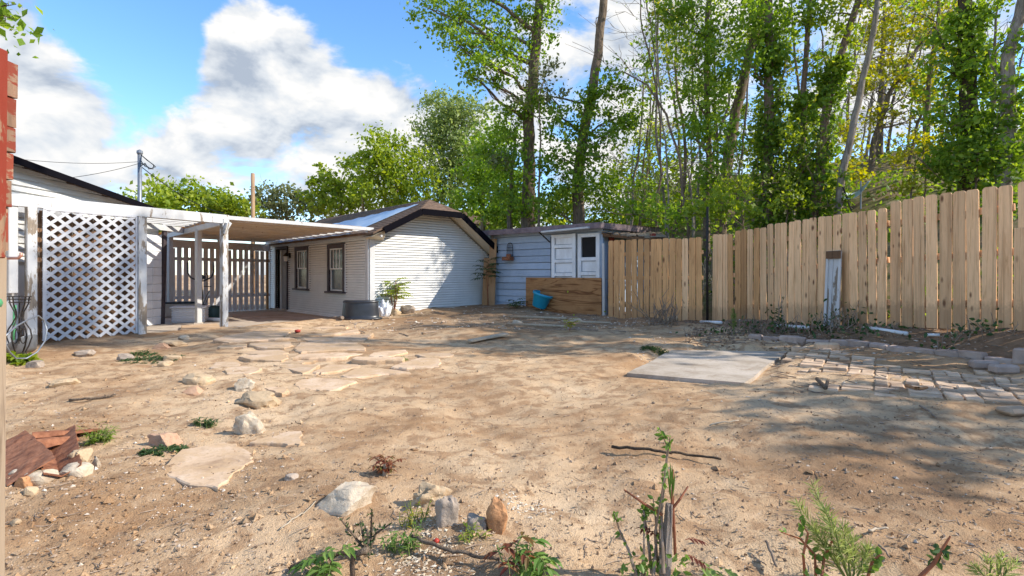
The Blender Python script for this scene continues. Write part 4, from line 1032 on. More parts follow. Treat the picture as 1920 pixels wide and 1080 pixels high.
for px, pt, Y, r, lb in ((475, 325, 30, .12, 'taller bare wooden pole behind the pergola roof'), (681, 347, 32, .09, 'shorter bare wooden pole behind the house roof')):
    p = W(px, 450, Y); o = MB().tube([(p.x, p.y, -.3), W(px - 1, pt, Y)], [r, r * .85], 10).build('utility_pole', MT['pole'], smooth=True); tag(o, lb, 'pole', 'bare wooden poles')

# ------------------------------------------------------------ trees
def leaf_mesh(name, C, S, stretch=1.5, flat=.0, droop=0.0):
    """folded diamond leaves: centres C (n,3), sizes S (n)"""
    n = len(C); a = rng.normal(size=(n, 3)); a[:, 2] -= droop; a /= np.linalg.norm(a, axis=1)[:, None]
    b = rng.normal(size=(n, 3)); b[:, 2] *= (1 - flat); b -= a * (a * b).sum(1)[:, None]; b /= np.linalg.norm(b, axis=1)[:, None]
    c = np.cross(a, b); h = (S * .5)[:, None]
    V = np.stack([C - a * h * stretch, C + b * h + c * h * .25, C + a * h * stretch, C - b * h + c * h * .25], 1).reshape(-1, 3)
    k = np.arange(n)[:, None] * 4; F = np.concatenate([k + np.array([[0, 1, 2]]), k + np.array([[0, 2, 3]])], 0)
    me = np_mesh(name, V, F)
    at = me.attributes.new('tone', 'FLOAT', 'FACE'); t = np.clip(rng.normal(.5, .22, n), 0, 1)
    return me, at, t
def put_leaves(name, C, S, mat, parent, off, tone=None, **k):
    me, at, t = leaf_mesh(name, np.asarray(C) - np.array(off), np.asarray(S), **k)
    if tone is not None: t = np.clip(t + tone, 0, 1)
    at.data.foreach_set('value', np.concatenate([t, t]).astype(np.float32))
    return link(name, me, mat, parent)
def wiggle(a, b, n, amp, rr):
    a = Vector(a); b = Vector(b); L = (b - a).length; pts = [a]; o = Vector((0, 0, 0))
    for i in range(1, n): 
        o = o * .6 + Vector((rr.gauss(0, 1), rr.gauss(0, 1), rr.gauss(0, .6))) * amp * L
        pts.append(a.lerp(b, i / n) + o)
    return pts + [b]
TAUK = 1.45
def tree(name, label, path, r0, r1, clumps, leafmat, leaf=.075, bark='bark', tau=1.15, ivy=None, group=None, twigs=True, seed=0, sag=0, cat='tree', bare=0, ntw=5):
    """path: (px, py, Y) up the trunk; clumps: (px, py, rx_px, ry_px, Y)"""
    rr = random.Random(seed * 13 + 5); pts = [W(*p) for p in path]; b0 = pts[0].copy(); gzz = gz(b0.x, b0.y)
    if b0.z > gzz + .05: pts.insert(0, Vector((b0.x + (b0.x - pts[1].x) * .15, b0.y, gzz - .15)))
    else: pts[0].z = gzz - .15
    base = pts[0]; T = thing(name, label, cat, tuple(base + Vector((0, 0, .15))), group)
    fine = []
    for a, b in zip(pts[:-1], pts[1:]): fine += wiggle(a, b, 4, .012, rr)[:-1]
    fine.append(pts[-1]); n = len(fine); rad = [r0 + (r1 - r0) * (i / (n - 1)) ** .8 for i in range(n)]; rad[0] *= 1.35
    mb = MB(); mb.tube(fine, rad, 9)
    C = []; S = []
    for (cx, cy, rx, ry, Y) in clumps:
        c = np.array(W(cx, cy, Y)); RX = rx / FPX * Y; RZ = ry / FPX * Y; RY = min(max(RX, RZ), 1.6 * min(RX, RZ) + .3)
        lp = leaf / Y * FPX; nl = int(TAUK * tau * math.pi * rx * ry / (.42 * lp * lp))
        ns = max(3, nl // 34); sub = rng.normal(size=(ns, 3)); sub /= np.linalg.norm(sub, axis=1)[:, None]; sub *= (rng.random(ns) ** .45)[:, None]
        sub = c + sub * np.array([RX, RY, RZ]); w = rng.random(ns) + .25; w /= w.sum()
        idx = rng.choice(ns, nl, p=w); sg = .16 * min(RX, RZ) + .12
        off = rng.normal(size=(nl, 3)) * sg * (.5 + rng.random(ns)[idx])[:, None]; off[:, 2] *= .75
        P = sub[idx] + off; P[:, 2] -= sag * rng.random(nl) ** 2; C.append(P); S.append(leaf * (.45 + 1.1 * rng.random(nl) ** 1.5))
        # limb from the trunk into the clump, twigs to its outer tufts
        cv = Vector(c); best = min(range(n), key=lambda i: (fine[i] - cv).length + max(0, fine[i].z - cv.z + .6 * (fine[i] - cv).length * .5) * 2)
        st = fine[best]; rl = max(.012, min(rad[best] * .55, .022 * (cv - st).length + .01))
        lim = wiggle(st, cv, 5, .045, rr)
        if (cv - st).length > .3: mb.tube(lim, [rl * (1 - .75 * i / 5) for i in range(6)], 6, False)
        if twigs:
            for q in range(min(ntw, ns)):
                e = Vector(sub[rr.randrange(ns)]); s_ = lim[rr.randrange(2, 6)]; mb.tube(wiggle(s_, e, 4, .06, rr), [rl * .35, rl * .3, rl * .22, rl * .15, .004], 4, False)
    for q in range(bare):     # leafless side branches
        i = rr.randrange(n // 3, n); s_ = fine[i]; L = rr.uniform(.8, 2.6); d = Vector((rr.gauss(0, 1), rr.gauss(0, .7), rr.uniform(.1, 1.2))).normalized()
        p_ = wiggle(s_, s_ + d * L, 5, .05, rr); mb.tube(p_, [max(.006, rad[i] * .3 * (1 - k / 6)) for k in range(6)], 5, False)
        for _ in range(3): mb.tube(wiggle(p_[rr.randrange(2, 5)], p_[-1] + Vector((rr.gauss(0, .35), rr.gauss(0, .35), rr.gauss(.1, .3))), 3, .06, rr), [.009, .007, .005, .003], 4, False)
    mb.build('trunk', MT[bark], T, smooth=True)
    if C: put_leaves('crown', np.concatenate(C), np.concatenate(S), MT[leafmat], T, base + Vector((0, 0, .15)))
    if ivy:
        frac, dens, mat, ls = ivy; m = int(n * frac); P = []; 
        for i in range(m - 1):
            a = np.array(fine[i]); b = np.array(fine[i + 1]); L = np.linalg.norm(b - a); k = int(.65 * dens * L * (.35 + 1.3 * (.5 + float(vnoise(np.array([i * .55]), np.array([seed * 1.7]), 9)[0])))); t = rng.random((k, 1)); an = rng.random(k) * 6.283
            fall = 1 - .35 * i / m; rr_ = rad[i] + np.abs(rng.normal(.03, .13, k)) * fall + .20 * fall * (vnoise(np.full(k, i * .9) + t[:, 0] * .9, an, seed) + .5)
            P.append(a + (b - a) * t + np.stack([np.cos(an) * rr_, np.sin(an) * rr_, rng.normal(0, .04, k)], 1))
        P = np.concatenate(P); put_leaves('ivy', P, ls * (.6 + .8 * rng.random(len(P))), MT[mat], T, base + Vector((0, 0, .15)))
    return T

# far row beyond the pergola and the house
tree('background_tree', 'yellow green tree behind the mast at far left', [(300, 440, 30), (305, 380, 30)], .16, .05, [(255, 385, 40, 30, 30), (300, 370, 45, 34, 30), (345, 374, 50, 42, 30), (310, 405, 80, 28, 30)], 'leaf_lime', .17, seed=1, tau=1.5)
tree('background_tree', 'yellow green tree between the mast and the taller pole', [(410, 440, 31), (412, 385, 31)], .16, .05, [(390, 372, 45, 30, 31), (430, 388, 45, 30, 31), (400, 405, 75, 28, 31), (455, 396, 32, 30, 31)], 'leaf_lime', .17, seed=2, tau=1.5)
tree('background_tree', 'greyish olive tree right of the taller pole', [(535, 440, 36), (538, 380, 36)], .16, .05, [(505, 378, 28, 30, 36), (545, 375, 45, 28, 36), (590, 388, 35, 28, 36), (540, 402, 75, 24, 36)], 'leaf_olive', .17, seed=3, tau=1.2, bare=8)
tree('background_tree', 'green tree with spreading limbs left of the shorter pole', [(640, 440, 34), (640, 350, 34)], .2, .06, [(595, 325, 24, 18, 34), (628, 345, 45, 28, 34), (668, 355, 40, 32, 34), (650, 385, 65, 32, 34), (655, 305, 22, 16, 34), (600, 375, 40, 30, 34)], 'leaf_lime', .17, seed=4, tau=1.35, bare=5)
tree('background_tree', 'broad mid green tree behind the house ridge', [(740, 430, 31), (742, 330, 31)], .25, .08, [(715, 275, 38, 34, 31), (755, 300, 50, 40, 31), (705, 325, 50, 40, 31), (770, 350, 60, 40, 31), (720, 375, 70, 32, 31), (785, 390, 50, 24, 31), (690, 300, 25, 25, 31)], 'leaf_lime', .15, seed=5, tau=1.4)
tree('background_tree', 'tall pale willowy tree behind the house ridge', [(845, 430, 33), (848, 300, 33), (850, 220, 33)], .28, .08, [(835, 195, 48, 32, 33), (875, 205, 45, 38, 33), (820, 240, 45, 42, 33), (865, 255, 55, 42, 33), (835, 300, 60, 45, 33), (890, 310, 50, 45, 33), (850, 355, 70, 40, 33)], 'leaf_willow', .13, seed=6, tau=1.45, sag=.5)
tree('background_tree', 'bright green tree between the willowy tree and the cottonwood', [(905, 430, 25), (905, 300, 25)], .2, .06, [(925, 260, 40, 45, 25), (900, 320, 45, 45, 25), (940, 335, 45, 40, 25), (885, 375, 55, 35, 25), (940, 390, 40, 30, 25)], 'leaf', .13, seed=7, tau=1.35)

# the big cottonwood over the shed
tree('cottonwood_tree', 'big cottonwood whose crown fills the top middle above the shed', [(990, 425, 19), (992, 330, 19), (990, 230, 18.6), (1000, 120, 18.2), (1012, 0, 18), (1022, -120, 18), (1030, -230, 18)], .30, .11,
     [(820, 25, 55, 35, 17), (880, 30, 55, 38, 17.5), (860, 85, 45, 35, 17), (920, 75, 45, 38, 17.5), (905, 130, 50, 30, 17), (950, 110, 35, 40, 17.5), (870, 135, 25, 14, 17), (970, 45, 40, 35, 18), (1020, 40, 28, 40, 18), (1000, 90, 25, 30, 18),
      (840, -40, 80, 45, 17), (940, -50, 80, 45, 17.5), (1040, -60, 70, 50, 18), (960, -150, 110, 70, 18), (1080, -160, 80, 60, 18.5), (1000, -260, 90, 60, 18), (940, 165, 25, 18, 17.5)], 'leaf', .085, 'bark', tau=.82, seed=8, ntw=7)
tree('cottonwood_tree', 'low dense green cottonwood left of the big trunk above the shed', [(955, 425, 18.5), (958, 330, 18.5), (965, 240, 18.5)], .12, .04,
     [(960, 215, 35, 30, 18.3), (950, 260, 40, 35, 18.3), (960, 310, 45, 38, 18.3), (945, 355, 40, 35, 18.3), (970, 385, 40, 25, 18.3), (915, 285, 28, 28, 18.5), (1015, 195, 35, 28, 18)], 'leaf', .09, seed=9, tau=1.0)
tree('cottonwood_tree', 'leaning cottonwood with tall bare top trunk right of the big one', [(1085, 425, 18), (1082, 340, 18), (1100, 220, 18), (1122, 100, 18), (1132, 0, 18), (1138, -100, 18), (1140, -220, 18)], .24, .10,
     [(1060, 225, 38, 35, 17.6), (1110, 200, 38, 45, 17.6), (1150, 160, 32, 40, 17.4), (1040, 290, 42, 42, 17.5), (1100, 275, 45, 45, 17.5), (1150, 245, 35, 45, 17.5), (1060, 350, 45, 40, 17.4), (1115, 345, 42, 40, 17.4), (1030, 385, 30, 25, 17.4), (1180, 215, 28, 35, 17.5),
      (1130, -170, 120, 70, 18), (1200, -100, 60, 40, 18)], 'leaf', .088, seed=10, tau=.92, bare=6)
tree('red_tinged_tree', 'thin reddish new growth tree in front of the big cottonwood trunk', [(1010, 425, 17.5), (1012, 300, 17.5), (1020, 150, 17.5)], .06, .02, [(1000, 150, 35, 22, 17.4), (1035, 165, 30, 25, 17.4), (975, 190, 22, 16, 17.4), (1030, 120, 22, 16, 17.4), (930, 300, 35, 22, 17.6)], 'leaf_olive', .075, seed=11, tau=.55)
tree('dark_conifer', 'dark shadowy evergreen behind the low cottonwood by the shed', [(958, 425, 21), (958, 350, 21)], .12, .05, [(958, 375, 30, 50, 21), (985, 395, 35, 28, 21), (935, 400, 30, 25, 21)], 'ivy', .1, 'bark_dark', seed=12, tau=1.3)

# thin bare saplings between the cottonwoods and the ivy trees
sap = [([(1232, 430, 17), (1240, 330, 17), (1235, 200, 17), (1205, 60, 17), (1195, -60, 17)], .045, 'leftmost tall bare sapling behind the steel pole'), ([(1253, 430, 16.5), (1250, 300, 16.5), (1235, 150, 16.5), (1225, 0, 16.5)], .04, 'bare sapling bending left, second behind the fence corner'),
       ([(1265, 430, 19), (1285, 320, 19), (1270, 180, 19), (1265, 60, 19)], .09, 'brown leaning trunk among the bare saplings'), ([(1300, 430, 18), (1290, 320, 18), (1320, 260, 18), (1400, 180, 18)], .05, 'bare sapling leaning right among the saplings'),
       ([(1200, 430, 20), (1205, 330, 20), (1215, 220, 20)], .05, 'short thin sapling nearest the shed roof'), ([(1175, 425, 20), (1180, 340, 20), (1195, 230, 20)], .04, 'thin sapling behind the lean-to roof')]
for i, (p, r, lb) in enumerate(sap): tree('bare_sapling', lb, p, r, r * .4, [(p[-1][0] + 15, p[-1][1] + 30, 30, 30, p[-1][2])] if i != 3 else [], 'leaf_lime', .07, 'bark_pale' if i % 2 else 'bark', tau=.35, seed=20 + i, bare=6, group='bare saplings behind the fence corner')
tree('arching_tree', 'bare arched limb tree curving over the saplings', [(1290, 425, 15.5), (1275, 300, 15.5), (1250, 215, 15.5), (1215, 160, 15.5), (1170, 135, 15.5)], .055, .02, [], 'leaf', .07, seed=30, bare=3)

# ivy clad trees on the bank
tree('leafy_tree', 'green leafy tree with hanging foliage left of the grey leaning trunk', [(1325, 425, 16.5), (1330, 300, 16.5), (1325, 150, 16.5), (1330, 0, 16.5), (1335, -120, 16.5)], .12, .06,
     [(1290, 30, 45, 40, 16), (1345, 50, 45, 50, 16), (1305, 110, 45, 45, 16), (1350, 140, 38, 45, 16), (1330, 200, 38, 45, 16), (1290, 180, 30, 30, 16), (1345, 265, 38, 45, 15.8), (1340, 330, 38, 38, 15.8), (1290, 245, 28, 28, 16), (1320, -80, 90, 50, 16), (1250, 20, 35, 35, 16.5)], 'leaf', .08, seed=31, tau=.85, ivy=(.6, 150, 'ivy', .09))
tree('ivy_tree', 'thick grey trunk leaning right above the fence kink', [(1352, 415, 17), (1365, 300, 17), (1388, 180, 17), (1405, 100, 17), (1440, -20, 17), (1470, -140, 17)], .20, .12, [(1400, 60, 40, 35, 17), (1430, -60, 90, 50, 17), (1465, 40, 45, 40, 17.5)], 'leaf', .08, 'bark', tau=.8, seed=32, ivy=(.35, 260, 'leaf', .09))
tree('ivy_tree', 'widest ivy covered trunk behind the fence kink', [(1440, 408, 15.5), (1441, 300, 15.5), (1442, 200, 15.5), (1445, 90, 15.5), (1440, -40, 15.5), (1445, -160, 15.5)], .19, .09, [(1415, 30, 40, 45, 15), (1460, 85, 38, 30, 15.3), (1400, 120, 35, 30, 15), (1440, 0, 70, 40, 15.5), (1440, -110, 100, 60, 15.5)], 'leaf', .08, seed=33, tau=.8, ivy=(.72, 750, 'ivy', .095))
tree('ivy_tree', 'slim ivy covered trunk right of the widest one', [(1502, 402, 15.5), (1500, 300, 15.5), (1508, 200, 15.5), (1512, 100, 15.5), (1520, -30, 15.5)], .13, .06, [(1505, 40, 35, 35, 15.2), (1530, -40, 80, 50, 15.5), (1490, 175, 22, 28, 15.2), (1525, 130, 25, 25, 15.4)], 'leaf', .08, seed=34, tau=.75, ivy=(.7, 620, 'ivy', .095))
tree('ivy_tree', 'ivy covered trunk leaning right towards the top, left of the pale curved one', [(1528, 398, 15), (1540, 300, 15), (1552, 200, 15), (1575, 110, 15), (1610, 0, 15), (1650, -110, 15)], .17, .07, [(1590, 60, 35, 28, 15), (1560, 130, 35, 28, 15), (1640, -40, 90, 50, 15), (1545, 20, 40, 35, 15.2)], 'leaf_lime', .08, seed=35, tau=.75, ivy=(.7, 760, 'ivy', .095))
tree('pale_curved_tree', 'pale bare curved trunk rising to the right of the ivy trunks', [(1572, 395, 14.5), (1585, 300, 14.5), (1602, 220, 14.5), (1622, 130, 14.5), (1638, 60, 14.5), (1645, 0, 14.5), (1640, -120, 14.5)], .11, .06, [(1650, -90, 90, 50, 14.5)], 'leaf_lime', .08, 'bark_pale', seed=36, tau=.7, bare=8, ivy=(.28, 500, 'ivy', .09))
tree('background_tree', 'leaning bare branched tree right of the pale curved trunk', [(1628, 330, 20), (1640, 260, 20), (1665, 180, 20), (1720, 90, 20), (1790, 10, 20)], .13, .05, [(1700, 150, 40, 25, 20), (1660, 120, 45, 30, 20), (1730, 210, 35, 22, 20), (1640, 230, 35, 30, 20), (1620, 160, 30, 28, 20)], 'leaf_yellow', .09, 'bark', seed=37, tau=.5, bare=16)
tree('background_tree', 'upright brown trunk with yellow leaves on the hill slope', [(1648, 310, 24), (1650, 220, 24), (1652, 120, 24), (1660, 20, 24)], .16, .08, [(1640, 60, 60, 40, 24), (1690, 20, 60, 35, 24), (1650, -20, 80, 40, 24)], 'leaf_yellow', .11, seed=38, tau=.5, bare=12)
tree('background_tree', 'tangle of thin limbs with yellow leaves in the upper right', [(1740, 300, 18), (1735, 220, 18), (1745, 130, 18), (1760, 30, 18), (1760, -80, 18)], .10, .05, [(1700, 60, 50, 35, 18), (1750, 110, 45, 30, 18), (1770, 30, 45, 35, 18), (1740, 175, 40, 28, 18), (1690, 140, 30, 22, 18), (1740, -60, 100, 50, 18)], 'leaf_yellow', .085, seed=39, tau=.55, bare=16)
tree('ivy_tree', 'large ivy wrapped tree near the right edge above the tall fence', [(1815, 345, 12.5), (1818, 230, 12.5), (1815, 120, 12.5), (1810, 20, 12.5), (1800, -100, 12.5)], .24, .12, [(1780, 130, 45, 40, 12.3), (1850, 160, 45, 45, 12.3), (1790, 60, 50, 40, 12.3), (1850, 30, 45, 38, 12.3), (1830, 240, 50, 40, 12.2), (1770, 210, 30, 35, 12.4), (1800, -70, 120, 60, 12.5)], 'leaf', .075, 'bark_dark', tau=.85, seed=40, bare=4, ivy=(.85, 700, 'ivy', .085))
tree('pale_curved_tree', 'smooth pale trunk at the top right edge', [(1880, 330, 11.5), (1895, 230, 11.5), (1888, 120, 11.5), (1905, 50, 11.5), (1925, -30, 11.5), (1930, -140, 11.5)], .16, .09, [(1905, 90, 28, 30, 11.3), (1915, 180, 35, 40, 11.3), (1940, -90, 90, 60, 11.5)], 'leaf', .075, 'bark_pale', tau=.8, seed=41, bare=5, ivy=(.5, 420, 'ivy', .085))
# the thicket behind: many slender trunks up the slope
rt = random.Random(99)
ORD = 'first second third fourth fifth sixth seventh eighth ninth tenth eleventh twelfth thirteenth fourteenth fifteenth sixteenth seventeenth eighteenth nineteenth twentieth'.split()
ORD += ['twenty-' + q for q in ORD[:9]] + ['thirtieth'] + ['thirty-' + q for q in ORD[:9]]
for i in range(34):
    px = 1185 + i * 21 + rt.uniform(-10, 10); Y = rt.uniform(18, 29); b_ = 430 - max(0, px - 1350) * .28 - (Y - 18) * 3; lean = rt.gauss(25, 35); top = rt.uniform(-60, 110)
    p = [(px, b_, Y), (px + lean * .25 + rt.gauss(0, 5), b_ * .66 + top * .34, Y), (px + lean * .6 + rt.gauss(0, 6), b_ * .33 + top * .67, Y), (px + lean, top, Y)]
    cl = [(px + lean * f + rt.gauss(0, 22), b_ + (top - b_) * f + rt.gauss(0, 12), rt.uniform(18, 38), rt.uniform(15, 30), Y + rt.uniform(-.6, .6)) for f in [rt.uniform(.25, 1.0) for _ in range(rt.choice([2, 3, 4]))]]
    lm = rt.choice(['leaf_lime', 'leaf_lime', 'leaf_yellow', 'leaf']); bk = rt.choice(['bark', 'bark_pale', 'bark'])
    lb_ = '%s slender trunk %s with %s leaves, %s from the left in the thicket' % ('pale' if bk == 'bark_pale' else 'brown', 'leaning right' if lean > 25 else 'leaning left' if lean < -8 else 'standing upright', {'leaf_lime': 'lime', 'leaf_yellow': 'yellow', 'leaf': 'green'}[lm], ORD[i])
    tree('thicket_tree', lb_, p, rt.uniform(.05, .10), .025, cl, lm, .085, bk, tau=.5, seed=200 + i, bare=7, group='slender trunks of the thicket', ntw=3)
# shrubs on the bank
def shrub(label, clumps, mat, leaf, tau, seed, bare=4, name='bank_shrub', group='shrubs on the bank', bark='bark'):
    cx, cy, rx, ry, Y = clumps[0]; return tree(name, label, [(cx, cy + ry * 1.2, Y), (cx + 4, cy, Y)], .03, .012, clumps, mat, leaf, bark, tau=tau, seed=seed, bare=bare, group=group, cat='shrub')
shrub('dense dark green shrub mass at the right above the tall fence', [(1830, 290, 75, 50, 11.8), (1780, 310, 40, 30, 12), (1890, 300, 40, 45, 11.6), (1865, 230, 40, 35, 11.8)], 'leaf', .07, 1.25, 50)
shrub('yellow green shrub below the dark thicket on the slope', [(1730, 255, 40, 32, 13.5), (1700, 300, 35, 18, 13.5), (1750, 300, 35, 25, 13)], 'leaf_yellow', .07, .75, 51)
shrub('loose yellow green shrub among the ivy trunks', [(1475, 320, 40, 45, 15), (1470, 260, 30, 32, 15), (1480, 375, 40, 22, 14.5)], 'leaf_lime', .075, .75, 52)
shrub('bright shrub between the slim ivy trunk and the hammock', [(1545, 340, 30, 35, 15.5), (1600, 300, 35, 32, 17), (1570, 250, 30, 32, 17), (1605, 345, 25, 20, 16)], 'leaf_yellow', .08, .7, 53)
shrub('leafy shrub spilling over the fence beside the steel pole', [(1390, 350, 45, 35, 14), (1350, 385, 45, 28, 13.5), (1410, 395, 35, 15, 13), (1300, 395, 40, 25, 13.5)], 'leaf_lime', .075, .85, 54, 8)
shrub('low green shrub behind the lean-to roof', [(1230, 395, 45, 25, 15), (1180, 395, 40, 25, 16), (1270, 410, 35, 18, 14), (1210, 350, 30, 28, 18)], 'leaf', .075, .8, 55, 6)
shrub('pale undergrowth beyond the bare saplings', [(1230, 330, 60, 50, 24), (1280, 290, 45, 45, 26), (1190, 370, 45, 35, 24), (1250, 385, 70, 30, 22)], 'leaf_lime', .11, .55, 56, 10)
shrub('undergrowth on the far slope behind the ivy trunks', [(1400, 290, 50, 40, 24), (1480, 240, 45, 40, 26), (1380, 220, 40, 40, 26), (1540, 200, 40, 35, 26), (1440, 340, 60, 30, 22)], 'leaf_lime', .11, .5, 57, 10)
shrub('small bright yellow shrub on the bare slope above the fence', [(1708, 348, 22, 12, 12.5), (1690, 360, 30, 8, 12)], 'leaf_yellow', .06, .8, 58, 2)
shrub('bright undergrowth behind the shed roof', [(1000, 395, 60, 35, 25), (1060, 380, 60, 40, 26), (1120, 390, 55, 40, 25), (940, 405, 50, 25, 26), (1040, 415, 90, 20, 24), (1140, 415, 60, 20, 24)], 'leaf_lime', .11, .95, 59, 8)
shrub('sunny undergrowth beyond the lean-to and saplings', [(1200, 385, 60, 40, 27), (1270, 370, 60, 45, 28), (1340, 370, 55, 45, 26), (1165, 330, 45, 45, 28), (1225, 415, 80, 20, 24), (1320, 410, 70, 20, 22)], 'leaf_lime', .12, .8, 61, 8)
# far top-left twig and trees outside the right edge that shade the yard
tree('overhanging_tree', 'leafy branch tip hanging into the top left corner', [(-700, 560, 7), (-500, 100, 7), (-300, -40, 7), (-120, -20, 6.5)], .14, .03, [(10, 42, 28, 16, 6.2), (-60, 20, 60, 40, 6.4), (-200, -60, 120, 80, 6.6), (30, 8, 18, 10, 6.2)], 'leaf', .07, tau=1.0, seed=60)
def shade_tree(x, y, zc, rx, rz, n, label, seed, mat='leaf', leaf=.12, h0=.16):
    rr = random.Random(seed); z0 = gz(x, y); T = thing('shade_tree', label, 'tree', (x, y, z0), 'trees right of the view')
    mb = MB(); pts = wiggle((x, y, z0 - .1), (x + .2, y, zc + rz * .6), 8, .012, rr); mb.tube(pts, [h0 * (1 - .7 * i / 8) for i in range(9)], 8)
    C = []
    for k in range(n):
        a = Vector((rr.gauss(0, .55), rr.gauss(0, .55), rr.gauss(0, .5))); c = Vector((x + a.x * rx, y + a.y * rx, zc + a.z * rz))
        mb.tube(wiggle(pts[rr.randrange(3, 8)], c, 4, .05, rr), [.03, .024, .018, .01, .005], 5, False)
        C.append(np.array(c) + rng.normal(size=(80, 3)) * np.array([.27, .27, .18]))
    mb.build('trunk', MT['bark'], T, smooth=True); C = np.concatenate(C); put_leaves('crown', C, leaf * (.6 + .8 * rng.random(len(C))), MT[mat], T, (x, y, z0))
SHADE = [(11.5, 1.7, 6.2, 2.1, 1.2, 17, 'nearest tree beyond the right edge'), (12.5, 8.3, 8.4, 2.4, 1.6, 20, 'middle tree beyond the right edge'), (13.5, 6.9, 15.6, 2.0, 1.9, 30, 'very tall cottonwood beyond the right edge'), (14.0, 9.6, 9.0, 2.6, 2.0, 60, 'tallest tree beyond the right edge')]
for i, s in enumerate(SHADE): shade_tree(*s, seed=70 + i)

# ------------------------------------------------------------ rocks
def rock(px, py, w, h, mat, label, seed=0, depth=.75, cuts=7, rough=.16, flat=False, tilt=0, name='rock', group='loose rocks in the yard', sub=4, rz=None, cat='rock'):
    c = G(px, py); k = c.y / FPX; sx, sz, sy = w * k / 2, h * k * .92, w * k / 2 * depth; rr = random.Random(seed * 7 + 1)
    bm = bmesh.new(); bmesh.ops.create_icosphere(bm, subdivisions=sub, radius=1)
    o3 = Vector((rr.uniform(-50, 50), rr.uniform(-50, 50), rr.uniform(-50, 50)))
    for v in bm.verts:
        p = v.co.copy(); p = Vector([math.copysign(abs(q) ** .72, q) for q in p]); f = 1 + rough * 1.6 * mnoise.noise(p * 1.3 + o3) + rough * .7 * mnoise.noise(p * 3.1 + o3); v.co = p * f
    for _ in range(cuts):
        n = Vector((rr.gauss(0, 1), rr.gauss(0, 1), rr.gauss(.2, .9))).normalized(); d = rr.uniform(.62, .95)
        for v in bm.verts:
            q = v.co.dot(n)
            if q > d: v.co -= n * (q - d) * .93
    for v in bm.verts: v.co += v.co.normalized() * (.06 * mnoise.noise(v.co * 4.5 + o3) + .035 * mnoise.noise(v.co * 11 + o3))
    zs = [v.co.z for v in bm.verts]; zm = (max(zs) - min(zs)); xs = [v.co.x for v in bm.verts]; xm = (max(xs) - min(xs)) / 2; ys = [v.co.y for v in bm.verts]; ym = (max(ys) - min(ys)) / 2
    for v in bm.verts: v.co = Vector((v.co.x / xm * sx, v.co.y / ym * sy, (v.co.z - min(zs)) / zm * sz * 1.55 - sz * .55))
    me = bpy.data.meshes.new(name); bm.to_mesh(me); bm.free()
    o = link(name, me, MT[mat], None, (c.x, c.y + sy * .6, c.z + .0)); o.rotation_euler = (0, R(tilt), rz if rz is not None else rr.uniform(-.3, .3))
    me.polygons.foreach_set('use_smooth', [True] * len(me.polygons))
    try: me.set_sharp_from_angle(angle=R(32))
    except Exception: pass
    return tag(o, label, cat, group)
rock(640, 958, 105, 44, 'rock_white', 'white topped rock with grey front in the foreground dirt', 1, .9, 5, .2)
rock(805, 948, 80, 40, 'rock_pale', 'knobbly pale rock beside the yellow weed in the foreground', 2, .7, 3, .34)
rock(835, 985, 45, 55, 'rock_grey', 'rounded grey brown rock just below the knobbly pale rock', 73, .8, 3, .16)
rock(931, 1000, 42, 72, 'rock_red', 'upright pointed red brown rock standing in the foreground', 4, .7, 8, .14)
rock(893, 992, 40, 26, 'rock_grey', 'low dark rock leaning on the upright red rock', 85, .9, 3, .2)
rock(466, 812, 54, 42, 'rock_white', 'tilted whitish rock above the thin triangular flagstone', 66, .7, 4, .24, tilt=-28)
rock(476, 765, 80, 30, 'rock_pale', 'wide pale rock in the middle of the rock trail', 7, .7, 6, .18)
rock(452, 733, 36, 26, 'rock_white', 'small white tipped rock behind the wide pale rock', 88, .8, 4, .26)
rock(364, 722, 58, 22, 'rock_pale', 'flat tan slab propped on smaller stones', 9, .8, 5, .15)
rock(357, 740, 40, 16, 'rock_pink', 'small stone under the propped tan slab', 10, .7, 5, .15)
rock(302, 838, 64, 27, 'rock_pink', 'long pinkish rock left of the big flagstone', 11, .55, 6, .22)
rock(112, 724, 46, 14, 'rock_pale', 'lone low tan rock in the left dirt', 12, .8, 6, .15)
rock(133, 893, 52, 22, 'rock_white', 'smooth oval white stone below the rusted sheet', 13, .8, 3, .08)
rock(145, 872, 36, 30, 'rock_pale', 'broken pale stone against the rusted sheet', 14, .8, 8, .2)
rock(175, 876, 20, 22, 'rock_white', 'thin white stone standing on edge by the rusted sheet', 15, .4, 6, .1, tilt=30)
rock(66, 908, 56, 24, 'rock_white', 'large smooth cream stone near the weathered post', 16, .8, 3, .08)
rock(38, 913, 28, 20, 'rock_red', 'orange stone beside the large cream stone', 17, .8, 6, .15)
rock(53, 930, 22, 18, 'rock_pale', 'small round cream stone near the weathered post', 18, .9, 3, .06)
rock(30, 897, 34, 16, 'rock_white', 'pale stone half hidden behind the weathered post', 19, .8, 4, .1)
rock(318, 648, 44, 11, 'rock_pale', 'flat pale stone right of the weed patch at left', 20, .8, 5, .12)
rock(300, 655, 28, 12, 'rock_pink', 'pink stone at the top of the left weed patch', 21, .8, 6, .15)
rock(318, 676, 32, 10, 'rock_pale', 'buried tan stone in the left weed patch', 22, .8, 5, .12)
rock(303, 688, 30, 12, 'rock_pale', 'tan stone at the foot of the left weed patch', 23, .8, 5, .12)
rock(232, 676, 32, 14, 'rock_grey', 'grey brown stone left of the weed patch', 24, .8, 6, .15)
rock(155, 668, 34, 13, 'rock_grey', 'broken brown stone in the shade before the lattice', 25, .8, 7, .2)
rock(341, 637, 20, 9, 'rock_white', 'small white stone near the patio edge', 26, .8, 5, .1)
rock(545, 900, 26, 11, 'rock_grey', 'small blue grey stone alone in the dirt', 27, .7, 5, .1)
rock(735, 592, 30, 14, 'rock_pale', 'pinkish rock at the foot of the sapling by the house', 28, .8, 5, .15)
rock(702, 597, 26, 11, 'rock_pale', 'tan rock in front of the black tank', 29, .8, 7, .25)
